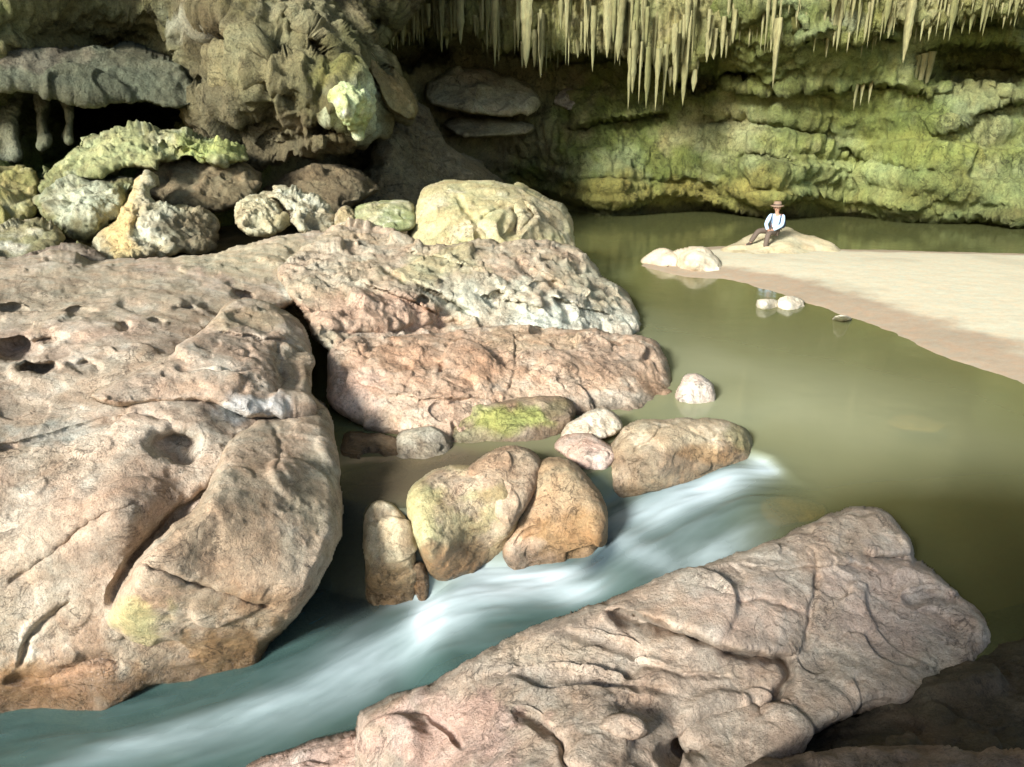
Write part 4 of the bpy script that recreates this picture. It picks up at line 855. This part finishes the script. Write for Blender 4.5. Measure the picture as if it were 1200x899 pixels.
# ================================================================ SAND-COLOURED ROCKS IN THE POOL
SANDP = ((0.58, 0.51, 0.39), (0.52, 0.46, 0.34), (0.62, 0.57, 0.46))
rock('sandy_mound', [(828, 302), (845, 291), (866, 281), (886, 272), (905, 266), (924, 265), (938, 273), (960, 278), (978, 288), (986, 300), (940, 307), (880, 309)],
     dc=[(832, 300, 20.6), (855, 288, 21.2), (880, 278, 21.8), (920, 268, 22.2), (955, 280, 21.8), (900, 285, 20.9), (925, 285, 20.8), (982, 297, 20.6), (905, 303, 20.0), (860, 302, 20.1)],
     edge=10, rf=0.7, thick=3.0, step=1.0, amp=0.12, fq=0.7, fac=0.10, ffq=0.7, fine=0.02, pal=((0.47, 0.42, 0.28), (0.44, 0.39, 0.26), (0.52, 0.47, 0.34)), mat=M_SOFT, seed=71, rag=1.5, cat='rock', label='rounded sandy coloured rock mound the person sits on')
rock('sandy_rock', [(958, 293), (966, 287), (978, 287), (984, 294), (980, 302), (960, 302)], dc=[(962, 292, 21.2), (975, 288, 21.3), (980, 296, 21.0), (968, 298, 20.9)], edge=6, rf=0.25, thick=0.8, step=0.9, amp=0.04, fac=0.05, fq=1, ffq=1.5,
     pal=((0.47, 0.42, 0.28), (0.44, 0.39, 0.26), (0.52, 0.47, 0.34)), mat=M_SOFT, seed=72, rag=.8, cat='rock', label='small round sandy rock at the right foot of the mound')
rock('sandy_rock', [(782, 302), (790, 293), (808, 288), (826, 289), (838, 297), (850, 312), (852, 326), (825, 330), (790, 322)],
     zc=[(785, 308, 0.1), (810, 291, 0.52), (835, 298, 0.4), (850, 318, 0.05), (815, 310, 0.25), (815, 326, -0.15), (845, 327, -0.1)], edge=8, rf=0.6, thick=2.0, step=1.0, amp=0.10, fq=0.8, fac=0.14, ffq=0.8, fine=.02,
     pal=SANDP, mat=M_SOFT, seed=73, rag=1.5, cat='rock', wetz=-0.16, wetamt=0.7, label='pale sandy rock at the tip of the sand bank, larger of two')
rock('sandy_rock', [(748, 308), (760, 297), (772, 290), (785, 292), (798, 300), (806, 318), (780, 322), (760, 315)],
     zc=[(752, 308, 0.0), (772, 292, 0.36), (795, 302, 0.25), (780, 312, 0.08), (780, 320, -0.15)], edge=7, rf=0.5, thick=1.5, step=1.0, amp=0.08, fq=0.9, fac=0.12, ffq=0.9, fine=.02,
     pal=SANDP, mat=M_SOFT, seed=74, rag=1.2, cat='rock', wetz=-0.16, wetamt=0.7, label='pale sandy rock at the far left tip touching the pool')
for k, (ol, lb) in enumerate([
        ([(884, 358), (886, 351), (900, 349), (912, 352), (914, 361), (902, 365), (888, 364)], 'flat white stone in shallow water, left of the touching pair'),
        ([(908, 357), (914, 348), (928, 346), (943, 352), (944, 360), (930, 366), (912, 364)], 'flat white stone in shallow water, right of the touching pair'),
        ([(974, 375), (978, 370), (992, 369), (1000, 373), (996, 378), (980, 378)], 'small flat stone at the sand bank waterline, alone')]):
    cxx = np.mean([p[0] for p in ol]); ty = min(p[1] for p in ol); by = max(p[1] for p in ol)
    rock('flat_stone', ol, zc=[(cxx, ty + 1, 0.20), (ol[0][0] + 2, (ty + by) / 2, 0.05), (cxx, (ty + by) / 2, 0.12), (cxx, by, -0.04), (cxx * 2 - ol[0][0] - 2, (ty + by) / 2, 0.05)], edge=5, rf=0.15, thick=0.6, step=0.8, amp=0.03, fac=0.04, fq=2, ffq=2,
         pal=((0.52, 0.49, 0.40), (0.58, 0.54, 0.45), PALE), mat=M_SOFT, seed=75 + k, rag=.8, cat='stone', label=lb)

# ================================================================ STALACTITES
def stalactite_mesh(seed, L=1.0, r=0.1, drip=False):
    rs = random.Random(seed); nr = 9; nl = 18
    V = []; Fs = []; bx = rs.uniform(-1, 1) * 0.03; by = rs.uniform(-1, 1) * 0.03
    lobes = rs.randint(2, 4); ph0 = rs.uniform(0, 6); bulges = [(rs.uniform(0.1, 0.9), rs.uniform(0.05, 0.25), rs.uniform(0.05, 0.14)) for _ in range(4)]
    pw = rs.uniform(0.4, 1.0)
    for i in range(nl + 1):
        t = i / nl; rad = r * ((1 - t) ** pw * 0.88 + 0.12 * (1 - t ** 6)) 
        for bt, ba, bw in bulges: rad *= 1 + ba * math.exp(-((t - bt) / bw) ** 2)
        if i == nl: rad = r * 0.02
        for j in range(nr):
            a = 2 * math.pi * j / nr; rr = rad * (1 + 0.22 * math.sin(lobes * a + ph0 + t * 1.5) + rs.uniform(-0.1, 0.1))
            V.append((rr * math.cos(a) + bx * t * t * 3, rr * math.sin(a) * 0.8 + by * t * t * 3, -L * t))
    for i in range(nl):
        for j in range(nr):
            Fs.append((i * nr + j, i * nr + (j + 1) % nr, (i + 1) * nr + (j + 1) % nr, (i + 1) * nr + j))
    Fs.append(tuple(range(nr - 1, -1, -1)))
    return V, [f[::-1] for f in Fs]

M_STAL = rock_mat('stalactite_calcite', fine=0.9, bump=0.5, speck=0.25)
rs = random.Random(5)
protos = []
for k in range(14):
    V, Fs = stalactite_mesh(300 + k, 1.0, 1.0)
    V = np.array(V)
    kk = rs.random(); base = np.array((0.145, 0.15, 0.06)) * (1 - kk) + np.array((0.25, 0.245, 0.125)) * kk
    col = np.tile(base, (len(V), 1)) * (0.85 + 0.3 * np.random.RandomState(k).rand(len(V), 1))
    protos.append((V, Fs, col))
_cache = {}
placed = 0
def ceiling_at(x, y): return float(ceil_z(np.array([[x, y]]))[0])
def stalactite(px, tipy, d, r, k, label, group=None, stretch_top=None):
    global placed
    tip = at(px, tipy, d=d)
    top = ceiling_at(tip[0], tip[1]) + 0.15 if stretch_top is None else stretch_top
    if top - tip[2] < 0.25: top = tip[2] + 0.5
    Ln = top - tip[2]
    if k not in _cache:
        V, Fs, col = protos[k]
        me_o = mesh_obj('stalactite', V, Fs, M_STAL, col=col, wet=np.full(len(V), 0.15)); _cache[k] = me_o; o = me_o
    else:
        o = _cache[k].copy(); COL.objects.link(o)
    o.location = (tip[0], tip[1], top); o.scale = (r, r, Ln); o.rotation_euler = (0, 0, rs.uniform(0, 6.28))
    for key in ('group',):
        if key in o and group is None: del o[key]
    tag(o, label, 'stalactite', group); placed += 1
    return o
# tips read along the picture: (x, tip y) of the curtain's lower edge
env = [(395, 30), (430, 55), (470, 62), (500, 50), (520, 62), (545, 42), (575, 70), (600, 60), (625, 78), (660, 74), (700, 66), (735, 74), (770, 84), (800, 95), (830, 70), (860, 60), (900, 56), (940, 40), (980, 66), (1010, 62), (1040, 40), (1080, 42), (1120, 38), (1160, 26), (1200, 30), (1250, 30)]
ex = [e[0] for e in env]; ey = [e[1] for e in env]
GL = 'pale olive stalactite tip among the dense fringe along the lower edge of the ceiling curtain'
GG = 'stalactites of the ceiling curtain'
GL2 = 'thin stalactite standing proud of the face of the flowstone curtain, above its lower edge'; GG2 = 'stalactites on the face of the curtain'
def cur_d(px): return float(np.interp(px, [380, 700, 820, 880, 1250], [28.0, 27.6, 26.8, 25.6, 24.8]))
rc = np.random.RandomState(4)
low = []
xx = 392.0
while xx < 1240:
    yy = np.interp(xx, ex, ey)
    low.append((xx, yy - rc.uniform(10, 24))); xx += rc.uniform(3, 9)
    low.append((xx, yy - rc.uniform(0, 12))); xx += rc.uniform(2, 7)
cd = [(a, b_, cur_d(a) + dd_) for a in (380, 520, 660, 820, 960, 1100, 1250) for b_, dd_ in ((-150, -2.5), (-60, -1.4), (0, -0.4), (60, 0.3))]
rock('flowstone_curtain', [(392, -160), (1245, -160)] + low[::-1], dc=cd, edge=7, rf=0.5, thick=2.2, step=1.7, amp=0.5, fq=0.35, fac=0.22, ffq=0.6, fine=0.08, flute=0.30, flf=1.6, crk=0.0, strata=0.0,
     pal=((0.20, 0.21, 0.075), (0.27, 0.27, 0.12), (0.37, 0.36, 0.20)), patches=[(1000, 60, 160, 50, (0.19, 0.215, 0.06), 0.6), (720, 60, 40, 40, (0.30, 0.29, 0.14), 0.6), (980, 25, 40, 12, (0.24, 0.26, 0.17), 0.7)],
     mat=M_FAR, seed=58, rag=0, smooth_closed=False, cat='flowstone', label='wide fluted olive flowstone curtain hanging from the cave ceiling')
x = 396.0
while x < 1225 and placed < 175:
    e_ = np.interp(x, ex, ey)
    tipy = e_ - abs(rs.gauss(0, 1)) * 9 + rs.uniform(-3, 9)
    if rs.random() < 0.2: tipy += rs.uniform(3, 14)
    tipy = max(tipy, 8); d_ = cur_d(x) + rs.uniform(-0.3, 0.9)
    stalactite(x, tipy, d_, rs.uniform(0.045, 0.115) * (1.7 if rs.random() < 0.12 else 1), rs.randrange(14), GL, GG, stretch_top=at(x, tipy, d=d_)[2] + rs.uniform(0.9, 2.6))
    x += rs.uniform(3.2, 6.2)
for k in range(95):
    x = rs.uniform(400, 1220); e_ = np.interp(x, ex, ey); tipy = rs.uniform(4, max(10, e_ - 6)); d_ = cur_d(x) - 0.35 - (e_ - tipy) * 0.012 + rs.uniform(-0.1, 0.2)
    stalactite(x, tipy, d_, rs.uniform(0.05, 0.13), rs.randrange(14), GL2, GG2, stretch_top=at(x, tipy, d=d_)[2] + rs.uniform(0.7, 1.8))
heroes = [(580, 79, 27.0, 0.14, 'long sharp stalactite hanging over the pale layered block'), (540, 52, 27.0, 0.17, 'short stout stalactite at the left end of the curtain'),
          (617, 80, 26.5, 0.26, 'widest fluted stalactite right of the long sharp one'), (712, 68, 27.1, 0.24, 'broad smooth yellow stalactite mid curtain, beside a grey one'),
          (724, 72, 27.8, 0.2, 'grey brown stalactite touching the broad yellow one'), (1058, 74, 27.5, 0.17, 'large pointed stalactite hanging before the dark right recess'),
          (1112, 48, 27.0, 0.15, 'pointed stalactite near the top right corner'), (1148, 38, 27.0, 0.12, 'small pointed stalactite between the top right ones'),
          (905, 104, 28.5, 0.16, 'lone stalactite hanging under the wall ledge'), (694, 84, 27.9, 0.14, 'slim stalactite just left of the broad yellow one')]
for i, (a, b_, d_, r_, lb) in enumerate(heroes): stalactite(a, b_, min(d_, cur_d(a) - 0.3), r_, i % 14, lb, stretch_top=at(a, b_, d=min(d_, cur_d(a) - 0.3))[2] + 2.2)
cols = [(736, 130, 27.0, .11), (748, 122, 27.0, .09), (757, 128, 27.2, .14), (768, 130, 27.0, .10), (777, 124, 27.3, .12), (741, 110, 26.7, .12), (790, 112, 27.4, .16), (800, 124, 27.6, .2), (812, 108, 27.6, .18)]
for i, (a, b_, d_, r_) in enumerate(cols):
    stalactite(a, b_, d_, r_, (i * 3) % 14, 'very long thin stalactite of the cluster nearly reaching the wall shelf', 'long thin stalactites over the shelf', stretch_top=at(a, b_, d=d_)[2] + 2.1)
sl = [(960, 92), (970, 95), (979, 90), (988, 94), (996, 92), (1068, 118), (1075, 116), (1083, 114), (1000, 130), (1008, 124), (1018, 122)]
for i, (a, b_) in enumerate(sl):
    d_ = 27.6 if a < 1000 else 28.0
    tip = at(a, b_, d=d_)
    stalactite(a, b_, d_, .14, (i * 5) % 14, 'slanting rib of flowstone hanging on the right cave wall', 'flowstone ribs on the right wall', stretch_top=tip[2] + (3.2 if a < 1000 else 1.6))

# ================================================================ PERSON
def simple_mat(name, c, rough=0.8):
    m, t, b = new_mat(name)
    n = nd(t, 'ShaderNodeTexNoise'); n.inputs['Scale'].default_value = 30
    r_ = nd(t, 'ShaderNodeValToRGB'); r_.color_ramp.elements[0].color = (c[0] * .8, c[1] * .8, c[2] * .8, 1); r_.color_ramp.elements[1].color = (min(1, c[0] * 1.15), min(1, c[1] * 1.15), min(1, c[2] * 1.15), 1)
    tc = nd(t, 'ShaderNodeTexCoord'); t.links.new(tc.outputs['Object'], n.inputs['Vector']); t.links.new(n.outputs[0], r_.inputs[0]); t.links.new(r_.outputs[0], b.inputs['Base Color'])
    b.inputs['Roughness'].default_value = rough; return m
M_SKIN = simple_mat('skin', (0.42, 0.24, 0.16), 0.55); M_SHIRT = simple_mat('pale_blue_cloth', (0.42, 0.58, 0.76)); M_TROU = simple_mat('brown_cloth', (0.10, 0.075, 0.055))
M_HAT = simple_mat('felt', (0.22, 0.15, 0.10)); M_PACK = simple_mat('navy_cloth', (0.02, 0.035, 0.07)); M_BOOT = simple_mat('boot_leather', (0.05, 0.035, 0.025), 0.6); M_HAIR = simple_mat('dark_hair', (0.02, 0.015, 0.01), 0.6)

def skin_mesh(name, verts, edges, radii, mat, parent, root=0, sub=2, bmat=None):
    me = bpy.data.meshes.new(name); me.from_pydata(verts, edges, [])
    o = bpy.data.objects.new(name, me); COL.objects.link(o)
    sk = o.modifiers.new('skin', 'SKIN'); sk.use_smooth_shade = True; sk.branch_smoothing = 0.6
    if not me.skin_vertices: 
        bpy.context.view_layer.objects.active = o; o.select_set(True)
        bpy.ops.object.mode_set(mode='EDIT'); bpy.ops.object.mode_set(mode='OBJECT')
    for i, r_ in enumerate(radii):
        me.skin_vertices[0].data[i].radius = (r_, r_) if not isinstance(r_, tuple) else r_
        me.skin_vertices[0].data[i].use_root = (i == root)
    ss = o.modifiers.new('sub', 'SUBSURF'); ss.levels = sub; ss.render_levels = sub
    bpy.context.view_layer.update()
    dg = bpy.context.evaluated_depsgraph_get(); ev = o.evaluated_get(dg)
    m2 = bpy.data.meshes.new_from_object(ev); m2.materials.clear(); m2.materials.append(mat)
    bpy.data.objects.remove(o); 
    ob = bpy.data.objects.new(name, m2); COL.objects.link(ob); ob.parent = parent
    for p_ in m2.polygons: p_.use_smooth = True
    return ob

# person frame: x right in picture, y away, z up; origin at the seat
seat = at(907, 274.5, d=21.0)
per = bpy.data.objects.new('person', None); COL.objects.link(per); per.location = seat; per.rotation_euler = (0, 0, R(-24))
tag(per, 'seated person in pale blue long sleeved shirt, wide brimmed hat and brown trousers', 'person')
# joints
hipL, hipR = (-0.13, 0.0, 0.10), (0.06, 0.04, 0.08)
kneeL, kneeR = (-0.42, -0.24, 0.10), (-0.12, -0.42, 0.06)
ankL, ankR = (-0.60, -0.30, -0.26), (-0.16, -0.50, -0.36)
pel = (-0.03, 0.03, 0.12); sp1 = (0.0, 0.04, 0.28); chest = (0.03, 0.02, 0.45); neck = (0.03, -0.01, 0.60)
headb = (0.02, -0.04, 0.67); headt = (0.015, -0.045, 0.80)
shL = (-0.14, 0.0, 0.54); shR = (0.20, 0.01, 0.53)
elL = (-0.24, -0.08, 0.28); elR = (0.20, -0.12, 0.27)
wrL = (-0.16, -0.26, 0.14); wrR = (-0.02, -0.28, 0.14)
footL = (-0.72, -0.42, -0.30); footR = (-0.20, -0.66, -0.40)
bodyV = [pel, sp1, chest, neck, headb, (0.01, -0.05, 0.735), headt, shL, elL, wrL, shR, elR, wrR, hipL, kneeL, ankL, footL, hipR, kneeR, ankR, footR]
bodyE = [(0, 1), (1, 2), (2, 3), (3, 4), (4, 5), (5, 6), (2, 7), (7, 8), (8, 9), (2, 10), (10, 11), (11, 12), (0, 13), (13, 14), (14, 15), (15, 16), (0, 17), (17, 18), (18, 19), (19, 20)]
bodyR = [0.12, 0.11, 0.13, 0.05, 0.065, 0.088, 0.075, 0.055, 0.04, 0.027, 0.055, 0.04, 0.027, 0.085, 0.06, 0.042, 0.03, 0.085, 0.06, 0.042, 0.03]
# hands: palm and five fingers grown out of the same skeleton
def add_hand(wi, w_, dirx):
    base = len(bodyV)
    palm = (w_[0] + dirx * 0.045, w_[1] - 0.045, w_[2] - 0.015); bodyV.append(palm); bodyR.append(0.03); bodyE.append((wi, base))
    for f_ in range(4):
        o_ = (f_ - 1.5) * 0.02; ln = (0.035, 0.042, 0.04, 0.03)[f_]
        a1 = (palm[0] + dirx * 0.03 + o_ * 0.5, palm[1] - 0.03 + o_, palm[2] + 0.002); a2 = (a1[0] + dirx * ln * .7, a1[1] - ln * .7, a1[2] - 0.018); a3 = (a2[0] + dirx * .012, a2[1] - .012, a2[2] - 0.028)
        b0 = len(bodyV); bodyV.extend([a1, a2, a3]); bodyR.extend([0.011, 0.009, 0.008]); bodyE.extend([(base, b0), (b0, b0 + 1), (b0 + 1, b0 + 2)])
    b0 = len(bodyV); t1 = (w_[0] + dirx * 0.02, w_[1] - 0.03, w_[2] + 0.03); t2 = (t1[0] + dirx * .03, t1[1] - .025, t1[2] + .005)
    bodyV.extend([t1, t2]); bodyR.extend([0.012, 0.009]); bodyE.extend([(base, b0), (b0, b0 + 1)])
add_hand(9, wrL, 1); add_hand(12, wrR, -1)
body = skin_mesh('body', bodyV, bodyE, bodyR, M_SKIN, per, sub=1)
shirt = skin_mesh('shirt', [pel, sp1, chest, (0.03, 0.0, 0.57), shL, elL, wrL, shR, elR, wrR], [(0, 1), (1, 2), (2, 3), (2, 4), (4, 5), (5, 6), (2, 7), (7, 8), (8, 9)],
                  [(0.155, 0.13), (0.145, 0.12), (0.165, 0.135), 0.06, 0.075, 0.058, 0.045, 0.075, 0.058, 0.045], M_SHIRT, per)
trous = skin_mesh('trousers', [(pel[0], pel[1], pel[2] - 0.03), hipL, kneeL, (ankL[0], ankL[1], ankL[2] + .02), hipR, kneeR, (ankR[0], ankR[1], ankR[2] + .02)], [(0, 1), (1, 2), (2, 3), (0, 4), (4, 5), (5, 6)],
                  [0.13, 0.11, 0.085, 0.07, 0.11, 0.085, 0.07], M_TROU, per)
for a, b_ in ((ankL, footL), (ankR, footR)):
    skin_mesh('boot', [(a[0], a[1], a[2] + .04), a, ((a[0] + b_[0]) / 2, (a[1] + b_[1]) / 2, b_[2] + .0), b_], [(0, 1), (1, 2), (2, 3)], [0.055, 0.058, 0.05, 0.042], M_BOOT, per)
pack = skin_mesh('backpack', [(0.12, 0.20, 0.12), (0.12, 0.20, 0.3), (0.11, 0.18, 0.48)], [(0, 1), (1, 2)], [(0.17, 0.11), (0.18, 0.12), (0.14, 0.09)], M_PACK, per)
for o0, n0 in ((-0.10, 1), (0.14, 1)):
    skin_mesh('strap', [(o0 + .02, 0.10, 0.50), (o0 + .0, -0.06, 0.56), (o0 + 0.0, -0.155, 0.42), (o0 - .01, -0.13, 0.22), (o0 + .06, 0.02, 0.12)], [(0, 1), (1, 2), (2, 3), (3, 4)], [0.016] * 5, M_PACK, pack)
hair = skin_mesh('hair', [(0.03, 0.02, 0.66), (0.025, 0.0, 0.76), (0.02, -0.02, 0.82)], [(0, 1), (1, 2)], [0.07, 0.088, 0.07], M_HAIR, per)
def lathe(name, prof, loc, mat, parent, n=28, sx=1, sy=1):
    V = []; Fs = []
    for r_, z_ in prof:
        for j in range(n): a = 2 * math.pi * j / n; V.append((loc[0] + r_ * sx * math.cos(a), loc[1] + r_ * sy * math.sin(a), loc[2] + z_ + (0.015 * math.cos(2 * a) * r_ / 0.2 if r_ > .12 else 0)))
    for i in range(len(prof) - 1):
        for j in range(n): Fs.append((i * n + j, i * n + (j + 1) % n, (i + 1) * n + (j + 1) % n, (i + 1) * n + j))
    return mesh_obj(name, V, Fs, mat, parent)
hat = lathe('hat', [(0.09, -0.01), (0.18, -0.02), (0.188, -0.01), (0.175, 0.0), (0.115, 0.015), (0.105, 0.09), (0.085, 0.125), (0.03, 0.115), (0.001, 0.11)], (0.012, -0.04, 0.80), M_HAT, per)
lathe('hat_band', [(0.117, 0.012), (0.120, 0.02), (0.116, 0.045), (0.110, 0.045)], (0.012, -0.04, 0.80), M_BOOT, hat)
def ball(name, c, r_, mat, parent, s=(1, 1, 1)):
    prof = [(r_ * math.sin(t_) + 1e-4, -r_ * math.cos(t_)) for t_ in np.linspace(0, math.pi, 9)]
    V = []; Fs = []; n = 12
    for a_r, z_ in prof:
        for j in range(n): a = 2 * math.pi * j / n; V.append((c[0] + a_r * s[0] * math.cos(a), c[1] + a_r * s[1] * math.sin(a), c[2] + z_ * s[2]))
    for i in range(8):
        for j in range(n): Fs.append((i * n + j, i * n + (j + 1) % n, (i + 1) * n + (j + 1) % n, (i + 1) * n + j))
    return mesh_obj(name, V, Fs, mat, parent)
M_EYE = simple_mat('eye_dark', (0.02, 0.015, 0.012), 0.3); M_LIP = simple_mat('lips', (0.30, 0.12, 0.09), 0.5)
for s in (-1, 1):
    ball('eye', (0.0 + s * 0.032, -0.128, 0.748), 0.012, M_EYE, per); ball('ear', (0.01 + s * 0.088, -0.04, 0.735), 0.026, M_SKIN, per, (0.45, 0.8, 1.2))
ball('nose', (-0.002, -0.142, 0.722), 0.018, M_SKIN, per, (0.8, 1.1, 1.4)); ball('mouth', (-0.001, -0.128, 0.690), 0.02, M_LIP, per, (1.2, 0.5, 0.35))
